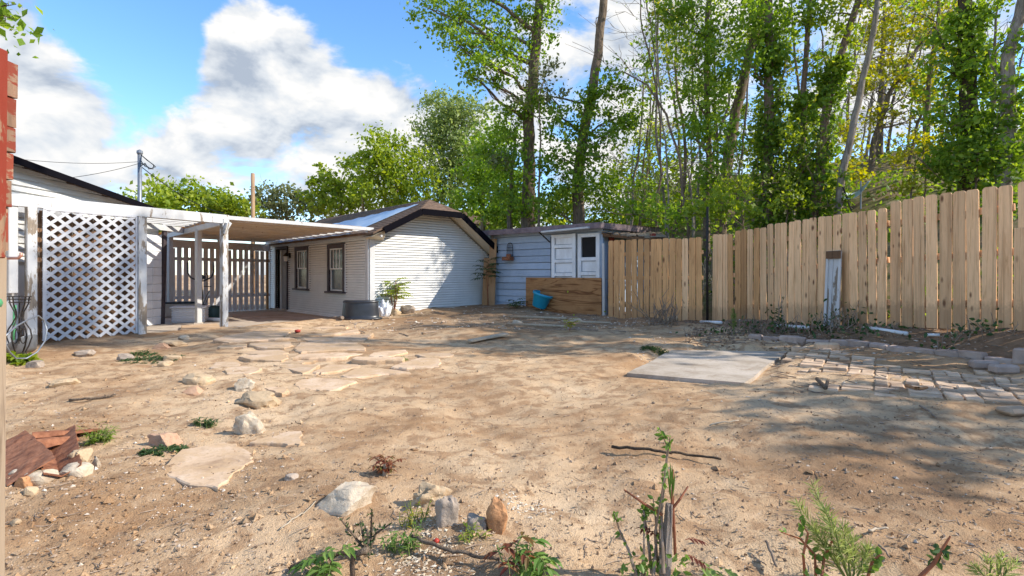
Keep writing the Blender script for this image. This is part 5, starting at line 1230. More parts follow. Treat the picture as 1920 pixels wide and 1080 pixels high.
rock(762, 588, 30, 18, 'rock_grey', 'dark clod behind the sapling by the house wall', 30, .8, 6, .2)
rock(296, 600, 22, 8, 'rock_pink', 'pink stone on the patio beside the pergola post', 31, .8, 5, .1)
rock(1497, 657, 16, 9, 'rock_pale', 'round tan stone at the corner of the concrete pad', 32, .9, 2, .05)
rock(1262, 606, 30, 15, 'rock_pale', 'angular tan rock on the dirt mound by the fence', 33, .8, 7, .15)
rock(60, 690, 30, 14, 'rock_grey', 'grey rock beside the wire plant stand', 34, .8, 6, .15)
rock(25, 985, 20, 10, 'rock_pale', 'small pale stone low at the left edge', 35, .8, 4, .1)
rock(970, 606, 22, 6, 'rock_white', 'small white rubble lump in front of the shed', 36, .8, 6, .2)
rock(1080, 603, 30, 7, 'rock_white', 'pale rubble lump before the plywood', 37, .8, 6, .2)
# single flagstones lying away from the paving
for pix, lb, sd_ in (([(300, 877), (340, 850), (420, 833), (442, 838), (470, 853), (474, 868), (430, 900), (408, 922), (360, 912), (318, 893)], 'large flat flagstone lying alone in the left foreground', 90), ([(466, 837), (500, 818), (540, 810), (565, 812), (563, 835), (520, 838)], 'thin triangular flagstone pointing left below the rock trail', 91), ([(90, 718), (125, 714), (128, 722), (95, 727)], 'small flat stone chip in the left dirt', 92)):
    pts = [G(*p) for p in pix]; c = sum(pts, Vector()) / len(pts)
    poly = rough_poly([(p.x, p.y) for p in pts], .012, 4, sd_); zt = sum(gz(p[0], p[1]) for p in poly[::3] + [(c.x, c.y)]) / (len(poly[::3]) + 1) + .014
    mb = MB(); mb.slab(poly, zt - .1, zt - .006); n = len(poly); vs = list(mb.v[n:]); mb.f.pop(1); k = len(mb.v)
    mb.v += [Vector((p.x + (c.x - p.x) * .03, p.y + (c.y - p.y) * .03, zt)) for p in vs]
    for i in range(n): mb.f.append((n + i, n + (i + 1) % n, k + (i + 1) % n, k + i))
    mb.f.append(tuple(range(k, k + n))); o = mb.build('flagstone', MT['flag']); tag(o, lb, 'flagstone', 'single flagstones')
    bm = bmesh.new(); bm.from_mesh(o.data); bmesh.ops.recalc_face_normals(bm, faces=bm.faces); bm.to_mesh(o.data); bm.free()
# loose bricks by the edging
for px, py, w, h, d_, rz, mat, lb in ((1550, 655, .30, .10, .12, -.1, 'flag', 'long rounded cream block lying before the edging'), (1845, 690, .24, .09, .12, -.35, 'edge_stone', 'loose edging brick left of the pair by the right edge'), (1882, 698, .24, .09, .12, -.1, 'edge_stone', 'loose edging brick right of the pair by the right edge'), (1905, 774, .22, .05, .14, .1, 'brick', 'single flat brick alone in the dirt at the right edge')):
    c = G(px, py); o = MB().box((c.x, c.y, c.z + h / 2 - .01), (w, d_, h), rz=rz, ch=.02).build('loose_brick', MT[mat]); tag(o, lb, 'brick', 'loose bricks')

# ------------------------------------------------------------ things against the house and shed
c = G(676, 602); c = Vector((c.x, 13.2, gz(-.284 * 13.2, 13.2))); c.x = -.284 * 13.2; tk = thing('stock_tank', 'upturned oval black plastic stock tank by the house corner', 'tank', tuple(c)); k = c.y / FPX
mb = MB(); rx = 36 * k
mb.lathe(c + Vector((0, .02, 0)), [(rx * 1.06, 0), (rx * 1.06, .03), (rx * .99, .035), (rx * .97, .1), (rx * .94, .22), (rx * .91, .32), (rx * .89, .42), (rx * .86, .445), (rx * .80, .45), (0, .44)], 36, sy=.62); mb.build('body', MT['black_plastic'], tk, smooth=True)
mb = MB(); mb.lathe(c + Vector((0, .02, 0)), [(rx * 1.08, -.01), (rx * 1.13, .0), (rx * 1.13, .03), (rx * 1.065, .036)], 36, sy=.62); mb.build('rim', MT['black_plastic'], tk, smooth=True)
mb = MB(); mb.lathe(c + Vector((0, .02, 0)), [(rx * .90, .40), (rx * .925, .41), (rx * .92, .435), (rx * .87, .455)], 36, sy=.62); mb.build('base_ring', MT['black_plastic'], tk, smooth=True)
a, b = G(617, 599), G(640, 599); mb = MB()
for i in range(12):
    p = a.lerp(b, i / 11) + Vector((0, 0, .04)); mb.tube([p, p + (b - a) * .05], [.05, .05], 8); mb.tube([p + (b - a) * .05, p + (b - a) * .09], [.04, .04], 8)
o = mb.build('corrugated_hose', MT['twig']); tag(o, 'short grey corrugated hose lying left of the black tank', 'hose')
c = G(722, 590); bm = bmesh.new(); bmesh.ops.create_icosphere(bm, subdivisions=4, radius=1)
for v in bm.verts: v.co = Vector((v.co.x * .16, v.co.y * .14, (v.co.z + .8) * .22)) * (1 + .35 * mnoise.noise(v.co * 2.2) + .22 * abs(mnoise.noise(v.co * 6)))
me = bpy.data.meshes.new('plastic_bag'); bm.to_mesh(me); bm.free(); o = link('plastic_bag', me, MT['bag'], None, c + Vector((0, -.1, -.02))); tag(o, 'crumpled white plastic bag between the black tank and the sapling', 'bag')
c = G(1014, 581); pl = thing('planter', 'turquoise plastic planter tipped over before the plywood', 'planter', tuple(c)); k = c.y / FPX
Mx = (Matrix.Rotation(R(17), 3, 'Y') @ Matrix.Rotation(R(8), 3, 'X')) * .86; cc = c + Vector((-.06, -.12, .08))
mb = MB(); mb.lathe(cc, [(0, 0), (.21, 0), (.23, .03), (.30, .42), (.315, .43)], 28, Mx); mb.lathe(cc, [(.295, .43), (.22, .06), (0, .05)], 28, Mx); mb.build('pot', MT['blue_plastic'], pl, smooth=True)
mb = MB(); mb.lathe(cc, [(.308, .385), (.335, .40), (.34, .47), (.32, .485), (.298, .48), (.29, .42)], 28, Mx); mb.build('rim', MT['blue_plastic'], pl, smooth=True)
s = spx(959); wbk = thing('wall_basket', 'arched dark wire wall basket hanging on the blue shed wall', 'basket', tuple(sp(s, .05, 1.5)))
zb_ = topz(487, sp(s, 0, 0).y); w2 = .115; hgt_ = .50
mb = MB(); arch = [sp(s - w2, .07, zb_)] + [sp(s + w2 * math.cos(a), .07, zb_ + hgt_ - .13 + .13 * math.sin(a)) for a in np.linspace(math.pi, 0, 12)] + [sp(s + w2, .07, zb_)]; mb.tube(arch, .009, 6)
for d_ in (-.05, .0, .05): mb.tube([sp(s + d_, .07, zb_), sp(s + d_, .07, zb_ + hgt_ - .03 - abs(d_) * .5)], .006, 5)
for z in (.14, .26, .36): mb.tube([sp(s - w2, .07, zb_ + z), sp(s + w2, .07, zb_ + z)], .006, 5)
mb.build('wire_back', MT['iron'], wbk)
mb = MB(); mb.box(sp(s, .16, zb_ + .03), (.34, .19, .11), rz=SROT, ch=.015); mb.build('trough', MT['rust'], wbk)
mb = MB(); mb.lathe(sp(s + .04, .16, zb_ + .07), [(0, 0), (.07, 0), (.08, .09), (.0, .09)], 12); mb.build('pot', MT['rust'], wbk)

# ------------------------------------------------------------ things on the patio
def gp(px, Y): return Vector(((px - 960) / FPX * Y, Y, -.085))
c = gp(357, 13.9); bx = thing('storage_box', 'white woven plastic storage box beside the pergola post', 'box', tuple(c))
mb = MB(); mb.box(c + Vector((0, 0, .19)), (.74, .5, .38), rz=.35, ch=.02); mb.build('body', MT['wicker'], bx)
for z in (.06, .13, .2, .27, .34):
    mb = MB(); mb.box(c + Vector((0, 0, z)), (.755, .515, .035), rz=.35, ch=.008); mb.build('weave_band', MT['wicker'], bx)
mb = MB(); mb.box(c + Vector((0, 0, .395)), (.82, .58, .045), rz=.35, ch=.012); mb.build('lid', MT['wicker'], bx)
c = gp(330, 15.6); tb = thing('garden_trough', 'long grey trough with dark soil behind the storage box', 'trough', tuple(c))
mb = MB(); mb.box(c + Vector((0, 0, .2)), (1.1, .5, .4), rz=.3, ch=.03); mb.build('body', MT['concrete'], tb); mb = MB(); mb.box(c + Vector((0, 0, .42)), (1.12, .5, .05), rz=.3, ch=.01); mb.build('dark_lid', MT['black_plastic'], tb)
c = gp(399, 14.6); bn = thing('bin', 'dark green round bin behind the pergola corner post', 'bin', tuple(c)); mb = MB(); mb.lathe(c, [(0, 0), (.14, 0), (.19, .08), (.2, .28), (.15, .38), (0, .4)], 20); mb.build('drum', MT['bin'], bn, smooth=True)
mb = MB(); mb.tube([c + Vector((-.18, 0, .3)), c + Vector((.2, 0, .36)), c + Vector((.3, .02, .42))], .018, 6); mb.build('handle', MT['iron'], bn)
o = MB().tube([gp(384, 14.2) + Vector((0, 0, .05)), gp(418, 14.0) + Vector((0, 0, .05))], .05, 10).build('drain_pipe', MT['pvc'], smooth=True); tag(o, 'white plastic pipe lying on the patio behind the posts', 'pipe')
c = gp(384, 15.2); el = thing('exercise_machine', 'black elliptical exercise machine behind the pergola posts', 'exercise machine', tuple(c))
E = lambda px, py: W(px, py, 15.2)
mb = MB(); mb.tube([E(380, 590), E(379, 560), E(377, 530), E(379, 515)], .03, 8); mb.build('mast', MT['iron'], el)
mb = MB(); mb.tube([E(352, 492), E(352, 512), E(357, 520), E(370, 526)], .022, 7); mb.build('arm', MT['black_plastic'], el)
mb = MB(); mb.tube([E(400, 492), E(401, 510), E(396, 520), E(382, 527)], .022, 7); mb.build('arm', MT['black_plastic'], el)
mb = MB(); mb.tube([E(386, 512), E(390, 518), E(388, 524), E(380, 527)], .016, 6); mb.tube([E(382, 537), E(396, 537)], .014, 6); mb.build('handlebar', MT['black_plastic'], el)
mb = MB(); mb.box(E(380, 520), (.16, .05, .1), ch=.01); mb.build('console', MT['black_plastic'], el)
mb = MB(); mb.tube([E(379, 575), E(388, 553), E(393, 545)], .016, 6); mb.build('crank_arm', MT['galv'], el); mb = MB(); mb.tube([E(383, 578), E(391, 556)], .016, 6); mb.build('crank_arm', MT['galv'], el)
mb = MB(); mb.lathe(E(376, 580), [(0, -.05), (.19, -.05), (.2, 0), (.19, .05), (0, .05)], 20, Matrix.Rotation(R(90), 3, 'Y')); mb.build('flywheel', MT['black_plastic'], el, smooth=True)
mb = MB(); mb.tube([E(362, 592), E(400, 592)], .03, 8); mb.build('foot_bar', MT['iron'], el)

# ------------------------------------------------------------ left corner clutter
c = G(36, 668); ps = thing('plant_stand', 'rusty curled wire plant stand at the left edge by the lattice', 'plant stand', tuple(c)); Y = c.y; k = Y / FPX
S_ = lambda px, py, dy=0: W(px, py, Y + dy)
mb = MB()
for z, r in ((556, 23), (561, 22), (567, 20)): mb.tube([S_(36 + r * math.cos(a), z + 0, r * k * math.sin(a)) for a in np.linspace(0, 2 * math.pi, 20)], .007, 5)
mb.build('top_ring', MT['iron'], ps)
for i in range(5):
    a = i * 1.257 + .3; ca, sa_ = math.cos(a), math.sin(a) * k
    pr = [(20, 556), (18, 570), (9, 585), (7, 595), (13, 606), (22, 618), (25, 632), (19, 648), (12, 660), (18, 668)]
    mb = MB(); mb.tube([S_(36 + r * ca, y_, r * sa_) for r, y_ in pr], .009, 6); mb.build('curled_leg', MT['iron'], ps)
for i in range(5):
    a = i * 1.257 + .9; mb = MB(); mb.tube([S_(36 + r * math.cos(a), y_, r * k * math.sin(a)) for r, y_ in [(8 + 6 * math.cos(t), 630 + 14 * math.sin(t)) for t in np.linspace(0, 6.5, 14)]], .006, 5); mb.build('scroll', MT['iron'], ps)
o = MB().tube([G(25, 655), W(28, 572, G(25, 655).y)], .02, 8).build('green_stake', MT['green_paint'], smooth=True); tag(o, 'green painted stake behind the wire plant stand', 'stake')
c = G(50, 663); o = MB().lathe(c + Vector((0, 0, .02)), [(0, 0), (.12, 0), (.2, .16), (.205, .165), (.19, .16), (.11, .015), (0, .015)], 24, Matrix.Rotation(R(-35), 3, 'Y')).build('metal_pan', MT['galv'], smooth=True); tag(o, 'tipped grey metal pan below the wire plant stand', 'pan')
cb = [W(8, 632, 6.0), W(30, 612, 6.3), W(55, 598, 6.8), W(72, 592, 7.1), W(82, 600, 7.2), W(88, 618, 7.2), W(84, 640, 7.1), W(70, 660, 6.9), W(50, 672, 6.8), W(30, 672, 6.7), W(18, 660, 6.6), W(10, 645, 6.4)]
o = MB().tube(cb, .010, 6).build('grey_hose', MT['galv'], smooth=True); tag(o, 'thin grey hose looping in front of the wire plant stand', 'hose')
c = G(115, 812 + 30); rs = thing('rusted_sheet', 'crumpled rusted sheet metal lying at the left foreground', 'sheet metal', tuple(c))
def sheet(pix, hs, nm='sheet_piece'):
    a_, b_, c_, d_ = [G(px, py) + Vector((0, 0, h)) for (px, py), h in zip(pix, hs)]
    mb = MB(); mb.quadsheet(a_, b_, c_, d_, 12, 8, lambda u, v: (0, .01 * math.sin(u * 9), .022 * math.sin(u * 7 + v * 3) + .015 * math.sin(v * 11) + .012 * math.sin(u * 23) * v)); mb.build(nm, MT['rust'], rs, smooth=True, solidify=.004)
def plate(a, b, w0, w1, prof, n=14, nm='sheet_piece', dent=.008):
    """bent plate swept from a to b; prof(v) gives (sideways, up) of the section, v in 0..1"""
    a = G(*a); b = G(*b); ax = (b - a).normalized(); sd_ = ax.cross(Vector((0, 0, 1))).normalized(); mb = MB(); m = 9; base = len(mb.v)
    for i in range(n + 1):
        t = i / n; w = w0 + (w1 - w0) * t; c = a.lerp(b, t)
        for j in range(m + 1):
            s_, u_ = prof(j / m); q = c + sd_ * (s_ * w) + Vector((0, 0, u_ * w + .01)); q += Vector((0, 0, 1)) * dent * mnoise.noise(q * 14) + sd_ * dent * 1.5 * mnoise.noise(q * 9 + Vector((5, 5, 5))); mb.v.append(q)
    for i in range(n):
        for j in range(m):
            k = i * (m + 1) + j; mb.f.append((k, k + 1, k + m + 2, k + m + 1))
    return mb.build(nm, MT['rust'], rs, solidify=.004)
plate((60, 838), (188, 815), .17, .06, lambda v: (v - .5, .55 * math.sin(v * 2.4)))
plate((118, 898), (95, 828), .16, .26, lambda v: (v - .5, .55 * abs(v - .45)))
plate((62, 905), (18, 838), .20, .16, lambda v: (v - .5, .5 * v))
plate((140, 838), (62, 858), .10, .16, lambda v: (v - .5, .35 + .3 * math.sin(v * 3)))

# ------------------------------------------------------------ sticks, pipes, small litter things
def stick(name, pix, r, mat, label, cat, h=.02, n=6, group=None, wob=.01):
    pts = [G(*p) + Vector((0, 0, h + r)) for p in pix]; rr = random.Random(len(label)); full = []
    for a, b in zip(pts[:-1], pts[1:]): full += [a.lerp(b, t / 4) + Vector((0, 0, rr.uniform(-wob, wob) * .5)) for t in range(4)]
    full.append(pts[-1]); m = len(full); o = MB().tube(full, [r * (1 - .35 * i / m) for i in range(m)], n).build(name, MT[mat], smooth=True); return tag(o, label, cat, group)
stick('stick', [(1147, 847), (1205, 850), (1250, 857), (1300, 862), (1352, 870)], .010, 'bark_dark', 'long dark split stick lying right of centre behind the sprouts', 'stick', .02)
stick('stick', [(130, 754), (170, 752), (205, 747), (218, 744)], .012, 'bark', 'bent dark stick in the left dirt', 'stick', .01)
stick('branch', [(770, 1022), (800, 1035), (850, 1052), (900, 1062), (935, 1068)], .009, 'bark', 'long trailing branch crossing the wood chips in the foreground', 'branch', .03)
stick('branch', [(545, 1078), (600, 1058), (650, 1050), (690, 1052)], .010, 'bark_dark', 'dark branch lying at the bottom left of the chips', 'branch', .02)
stick('twig', [(525, 997), (555, 975), (575, 965), (592, 945)], .004, 'stem', 'pale thin curved twig left of the white topped rock', 'twig', .01)
stick('twig', [(1330, 802), (1350, 797), (1385, 792)], .006, 'stem', 'pale twig lying past the tall sprout', 'twig', .01)
stick('twig', [(1630, 1003), (1645, 998), (1665, 998)], .006, 'stem', 'short pale forked twig in the right foreground', 'twig', .01)
stick('twig', [(1648, 1028), (1660, 1040), (1668, 1052)], .005, 'twig', 'short dark twig in the right foreground', 'twig', .01)
stick('twig', [(1437, 1032), (1447, 1056), (1456, 1080)], .007, 'twig', 'straight twig left of the feathery plant', 'twig', .03)
stick('branch', [(1532, 722), (1545, 738), (1548, 742), (1552, 726)], .02, 'bark', 'forked dry branch at the corner of the brick paving', 'branch', .04)
stick('branch', [(1700, 733), (1718, 740), (1738, 737)], .018, 'rock_red', 'reddish curved stick on the brick paving', 'branch', .03)
stick('twig', [(1725, 765), (1742, 775), (1756, 788)], .008, 'twig', 'thin twig at the lower edge of the brick paving', 'twig', .01)
for px0, py0, px1, py1, r, lb in ((1456, 617, 1518, 621, .028, 'white plastic pipe on the bank left of the peeling board'), (1632, 630, 1702, 637, .03, 'longest white plastic pipe on the bank right of the peeling board'), (1738, 636, 1762, 638, .02, 'short white pipe end on the bank towards the right'), (1314, 609, 1352, 611, .03, 'grey white pipe at the foot of the steel pole'), (955, 598, 1062, 602, .028, 'long pale pole lying before the shed'), (1055, 607, 1145, 610, .022, 'pale pole lying before the plywood'), (950, 611, 1060, 617, .024, 'bleached branch lying on the mounds before the shed')):
    a, b = G(px0, py0), G(px1, py1); o = MB().tube([a + Vector((0, 0, r + .03)), b + Vector((0, 0, r + .03))], r, 8).build('pale_pipe', MT['pvc' if 'pipe' in lb else 'stem'], smooth=True); tag(o, lb, 'pipe' if 'pipe' in lb else 'pole')
a, b = G(880, 645), G(950, 632); o = MB().bar(a + Vector((0, 0, .05)), b + Vector((0, 0, .06)), .16, .03, ch=.004).build('flat_board', MT['stem']); tag(o, 'flat bleached board lying beyond the flagstones', 'board')
c = G(558, 624); o = MB().lathe(c + Vector((0, 0, .01)), [(0, 0), (.045, 0), (.055, .025), (.045, .045), (.02, .05), (0, .045)], 14).build('plastic_litter', MT['red_plastic'], smooth=True); tag(o, 'small red plastic lump lying on the flagstones', 'litter')
c = G(1010 - 192, 1017); o = MB().lathe(c + Vector((0, 0, .0)), [(0, 0), (.011, .0), (.014, .008), (.008, .015), (0, .016)], 10).build('red_berry', MT['red_plastic'], smooth=True); tag(o, 'tiny red object among the white wood chips', 'litter')
# hammock on the slope
hm = thing('hammock', 'pale striped hammock hung on the slope behind the fence', 'hammock', tuple(W(1600, 365, 14.3)))
mb = MB(); mb.quadsheet(W(1577, 372, 14.2), W(1632, 340, 14.2), W(1628, 341, 14.6), W(1578, 360, 14.9), 14, 6, lambda u, v: (0, 0, -.22 * math.sin(u * 3.14) * (1 if v < .9 else .8) + .05 * abs(v - .5))); mb.build('cloth', MT['hammock'], hm, smooth=True, solidify=.01)
for (a_, b_) in (((1580, 350), (1598, 398)), ((1614, 340), (1614, 392))):
    mb = MB(); mb.tube([W(*a_, 14.3), W(*b_, 14.2)], .022, 6); mb.build('stand_pole', MT['iron' if a_[0] < 1600 else 'galv'], hm)
# pale house glimpsed among the trees
hb = thing('far_house', 'pale house glimpsed between the trees right of the gable', 'house', tuple(W(900, 440, 30))); c = W(902, 430, 30)
mb = MB(); mb.box((c.x, c.y + 2, 2.0), (3.2, 3, 4.2)); mb.build('wall', MT['white_siding'], hb)
mb = MB(); mb.add([(c.x - 1.8, c.y + .3, 4.0), (c.x + 1.8, c.y + .3, 4.0), (c.x + 1.8, c.y + 2, 5.0), (c.x - 1.8, c.y + 2, 5.0), (c.x - 1.8, c.y + 3.8, 4.0), (c.x + 1.8, c.y + 3.8, 4.0)], [(0, 1, 2, 3), (3, 2, 5, 4)]); mb.build('roof', MT['shingle'], hb, solidify=.1)
for dx in (-.7, .3):
    mb = MB(); mb.box((c.x + dx, c.y + .48, 3.6), (.6, .06, 1.1)); w_ = mb.build('window', MT['dark_trim'], hb); mb = MB(); mb.box((c.x + dx, c.y + .44, 3.6), (.46, .03, .95)); mb.build('pane', MT['glass'], w_)

# ------------------------------------------------------------ small plants
class LB:
    def __init__(s): s.v = []; s.f = []; s.t = []
    def blade(s, base, d, nrm, L, w, droop=.2, tone=None, fold=.18):
        base = Vector(base); d = Vector(d).normalized(); side = d.cross(Vector(nrm))
        if side.length < 1e-3: side = d.cross(Vector((.3, .8, .2)))
        side.normalize(); up = side.cross(d).normalized(); b = len(s.v)
        P = lambda x, y, z: base + d * (x * L) + side * (y * w) + up * (z * L) - Vector((0, 0, droop * L * x * x))
        s.v += [P(0, 0, 0), P(.35, .5, fold * w / L), P(.35, -.5, fold * w / L), P(.7, .38, fold * w / L), P(.7, -.38, fold * w / L), P(1, 0, 0), P(.35, 0, 0), P(.7, 0, 0)]
        s.f += [(b, b + 6, b + 1), (b, b + 2, b + 6), (b + 1, b + 6, b + 7, b + 3), (b + 6, b + 2, b + 4, b + 7), (b + 3, b + 7, b + 5), (b + 7, b + 4, b + 5)]
        s.t += [min(1, max(0, random.gauss(.5, .2) if tone is None else tone + random.gauss(0, .08)))] * 6
    def compound(s, mbs, base, d, L, pairs, ll, lw, droop=.35, r=.003, tone=None):
        base = Vector(base); d = Vector(d).normalized(); pts = [base + d * (L * t) - Vector((0, 0, droop * L * t * t)) for t in np.linspace(0, 1, pairs + 2)]
        mbs.tube(pts, [r * (1 - .6 * i / (pairs + 1)) for i in range(pairs + 2)], 4, False)
        for i in range(1, pairs + 2):
            ax = (pts[i] - pts[i - 1]).normalized(); sd_ = ax.cross(Vector((0, 0, 1)));
            sd_ = sd_.normalized() if sd_.length > .01 else Vector((1, 0, 0))
            sc = .75 + .35 * math.sin(math.pi * i / (pairs + 1))
            if i == pairs + 1: s.blade(pts[i], ax, (0, 0, 1), ll * sc, lw * sc, .3, tone)
            else:
                for sg in (-1, 1): s.blade(pts[i], sd_ * sg + ax * .45 + Vector((0, 0, random.uniform(-.25, .1))), (0, 0, 1), ll * sc * random.uniform(.85, 1.1), lw * sc, .35, tone)
    def build(s, name, mat, parent):
        off = root_loc(parent); me = bpy.data.meshes.new(name); me.from_pydata([p - off for p in s.v], [], s.f); me.update()
        at = me.attributes.new('tone', 'FLOAT', 'FACE'); at.data.foreach_set('value', s.t); return link(name, me, MT[mat], parent)
def rv(a=1): return Vector((random.gauss(0, a), random.gauss(0, a), random.gauss(0, a)))

def pinnate_plant(name, label, base, stems, mat='leaf_fresh', stem='greenstem', cat='plant', nl=7, L=.28, pairs=5, ll=.08, lw=.032, r=.008, top=.45, droop=.35, group=None):
    """stems: list of tip points"""
    T = thing(name, label, cat, tuple(base), group); lb = LB(); ms = MB()
    for tip in stems:
        tip = Vector(tip); pts = [Vector(base).lerp(tip, t) + rv(.01) * t for t in np.linspace(0, 1, 6)]; pts[0] = Vector(base)
        ms.tube(pts, [r * (1 - .6 * i / 5) for i in range(6)], 6)
        for k in range(nl):
            f = 1 - top * (k / max(1, nl - 1)) ** 1.0; p = Vector(base).lerp(tip, f); a = k * 2.4 + random.random(); el_ = .75 - .5 * (k / nl)
            lb.compound(ms, p, Vector((math.cos(a), math.sin(a), el_)), L * random.uniform(.75, 1.1), pairs, ll, lw, droop)
    ms.build('stem', MT[stem], T, smooth=True); lb.build('foliage', mat, T); return T
def weed(name, label, c, w, h, n, mat, cat='weed', L=.05, lw=.012, group=None, up=.7, stemm='greenstem'):
    T = thing(name, label, cat, tuple(c), group); lb = LB(); ms = MB()
    for i in range(n):
        a = random.uniform(0, 6.28); q = random.random() ** .6; b_ = Vector(c) + Vector((math.cos(a) * w * q, math.sin(a) * w * q * .7, 0)); b_.z = gz(b_.x, b_.y); hh = h * random.uniform(.35, 1.0) * (1.1 - .5 * q)
        t_ = b_ + Vector((random.gauss(0, .3) * hh, random.gauss(0, .3) * hh, hh)); ms.tube([b_, b_.lerp(t_, .5) + rv(.004), t_], [.0025, .002, .001], 4, False)
        for k in range(6):
            f = random.uniform(.15, 1); lb.blade(b_.lerp(t_, f), Vector((random.gauss(0, 1), random.gauss(0, 1), random.uniform(-.1, up))), (0, 0, 1), L * random.uniform(.6, 1.2), lw, .3)
    ms.build('stems', MT[stemm], T); lb.build('foliage', mat, T); return T
def feathery(name, label, base, tips, mat='feather', needles=90, nl=.085, r=.005, group=None):
    T = thing(name, label, 'plant', tuple(base), group); lb = LB(); ms = MB()
    for tip in tips:
        tip = Vector(tip); pts = [Vector(base).lerp(tip, t) + rv(.008) * t for t in np.linspace(0, 1, 7)]; ms.tube(pts, [r * (1 - .8 * i / 6) for i in range(7)], 5, False)
        ax = (tip - Vector(base)).normalized()
        for k in range(needles):
            f = .25 + .75 * random.random() ** .75; p = Vector(base).lerp(tip, f); a = random.uniform(0, 6.28); o1 = ax.orthogonal().normalized(); o2 = ax.cross(o1)
            lb.blade(p, ax * random.uniform(.5, 1.3) + (o1 * math.cos(a) + o2 * math.sin(a)) * random.uniform(.5, 1), rv(), nl * (1.25 - .7 * f) * random.uniform(.6, 1.2), .0035, random.uniform(.0, .3))
    ms.build('stem', MT['greenstem'], T); lb.build('foliage', mat, T); return T

# by the house and shed
c = G(738, 588); k = c.y / FPX
pinnate_plant('sapling', 'young tree of heaven sapling before the white gable wall', c, [W(742, 528, c.y), W(732, 540, c.y + .1), W(748, 535, c.y - .1)], 'leaf_lime', 'redstem', nl=7, L=.42, pairs=5, ll=.15, lw=.05, r=.018, top=.42)
c = G(915, 573); pinnate_plant('sapling', 'dark green pinnate sprig sticking out before the leaning planks', c, [W(912, 500, c.y - .2), W(915, 490, c.y - .2)], 'leaf_dark', 'redstem', nl=7, L=.45, pairs=6, ll=.15, lw=.045, r=.012, top=.3)
c = G(968, 577); pinnate_plant('seedling', 'small dark green seedling at the foot of the blue shed', c, [c + Vector((0, 0, .2)), c + Vector((.12, 0, .14))], 'leaf_dark', nl=5, L=.26, pairs=3, ll=.12, lw=.05, r=.006)
c = G(1068, 621); pinnate_plant('seedling', 'little reddish seedling on the mound before the plywood', c, [c + Vector((0, 0, .2)), c + Vector((.05, 0, .15))], 'leaf_yellow', 'redstem', nl=5, L=.16, pairs=3, ll=.07, lw=.03, r=.005)
# along the fence
c = G(1376, 628); T = feathery('upright_weed', 'single bright green upright weed at the foot of the fence', c, [W(1374, 580, c.y), W(1378, 590, c.y)], 'leaf_fresh', 160, .10)
def drystalks(name, label, c, n, spread, h, mat='twig', cat='dead shrub', leaves=0, lmat='leaf_dark', r=.010):
    T = thing(name, label, cat, tuple(c)); ms = MB(); lb = LB()
    for i in range(n):
        a = Vector(c) + Vector((random.gauss(0, spread * .35), random.gauss(0, .10), 0)); a.z = gz(a.x, a.y) - .02; t_ = a + Vector((random.gauss(0, .28) * h, random.gauss(0, .22) * h, h * random.uniform(.35, 1)))
        p = wiggle(a, t_, 4, .05, random); ms.tube(p, [r, r * .85, r * .7, r * .5, r * .25], 5, False)
        for _ in range(2): e = p[random.randrange(1, 4)]; ms.tube([e, e + (t_ - a) * .25 + rv(.07 * h)], [r * .5, r * .2], 4, False)
    for i in range(leaves):
        p = Vector(c) + Vector((random.gauss(0, spread * .45), random.gauss(0, .14), abs(random.gauss(0, h * .35)))); p.z += gz(p.x, p.y) - Vector(c).z; lb.blade(p, rv(), rv(), random.uniform(.05, .09), .045, .2)
    tag(ms.build('stalks', MT[mat], T), kind='stuff'); 
    if leaves: lb.build('foliage', lmat, T)
    return T
drystalks('dead_stalks', 'clump of cut dry stalks on the mound before the fence', G(1243, 608), 26, .42, .75, 'twig', r=.013)
drystalks('brush_pile', 'tangle of dead vines and dark leaves right of the green weed', G(1432, 622), 46, 1.2, .34, 'twig', 'brush', 90, r=.008)
drystalks('brush_pile', 'leafy dark brush at the foot of the peeling white board', G(1572, 614), 40, .75, .42, 'twig', 'brush', 150, r=.008)
drystalks('brush_pile', 'low ivy and twigs on the bank towards the right edge', G(1850, 640), 36, 1.1, .26, 'twig', 'brush', 130, r=.007)
drystalks('brush_pile', 'low dead brush between the two long white pipes', G(1650, 626), 30, .9, .14, 'twig', 'brush', 90, r=.006)
drystalks('dead_sprout', 'dead sprout with dark leaves standing at the fence kink', G(1460, 615), 6, .14, .62, 'twig', 'dead shrub', 60, r=.012)
drystalks('dead_sprout', 'thin dead sprout before the nearest fence run', G(1767, 612), 5, .1, .62, 'bark', 'dead shrub', 30, r=.014)
drystalks('brush_pile', 'heap of dead branches on the bank behind the fence kink', Vector((5.9, 12.1, gz(5.9, 12.1))), 70, 2.4, .9, 'twig', 'brush', 0, r=.018)
drystalks('brush_pile', 'bleached dead branches heaped above the lean-to', Vector((3.9, 13.6, gz(3.9, 13.6))), 50, 1.8, 1.3, 'stem', 'brush', 120, 'leaf_lime', r=.016)
c = G(1766, 617); o = MB().tube([c, c + Vector((.0, 0, .16)), c + Vector((.02, 0, .33)), c + Vector((.04, 0, .36))], [.055, .04, .035, .01], 8).build('stump', MT['bark'], smooth=True); tag(o, 'small broken grey stump before the nearest fence run', 'stump')
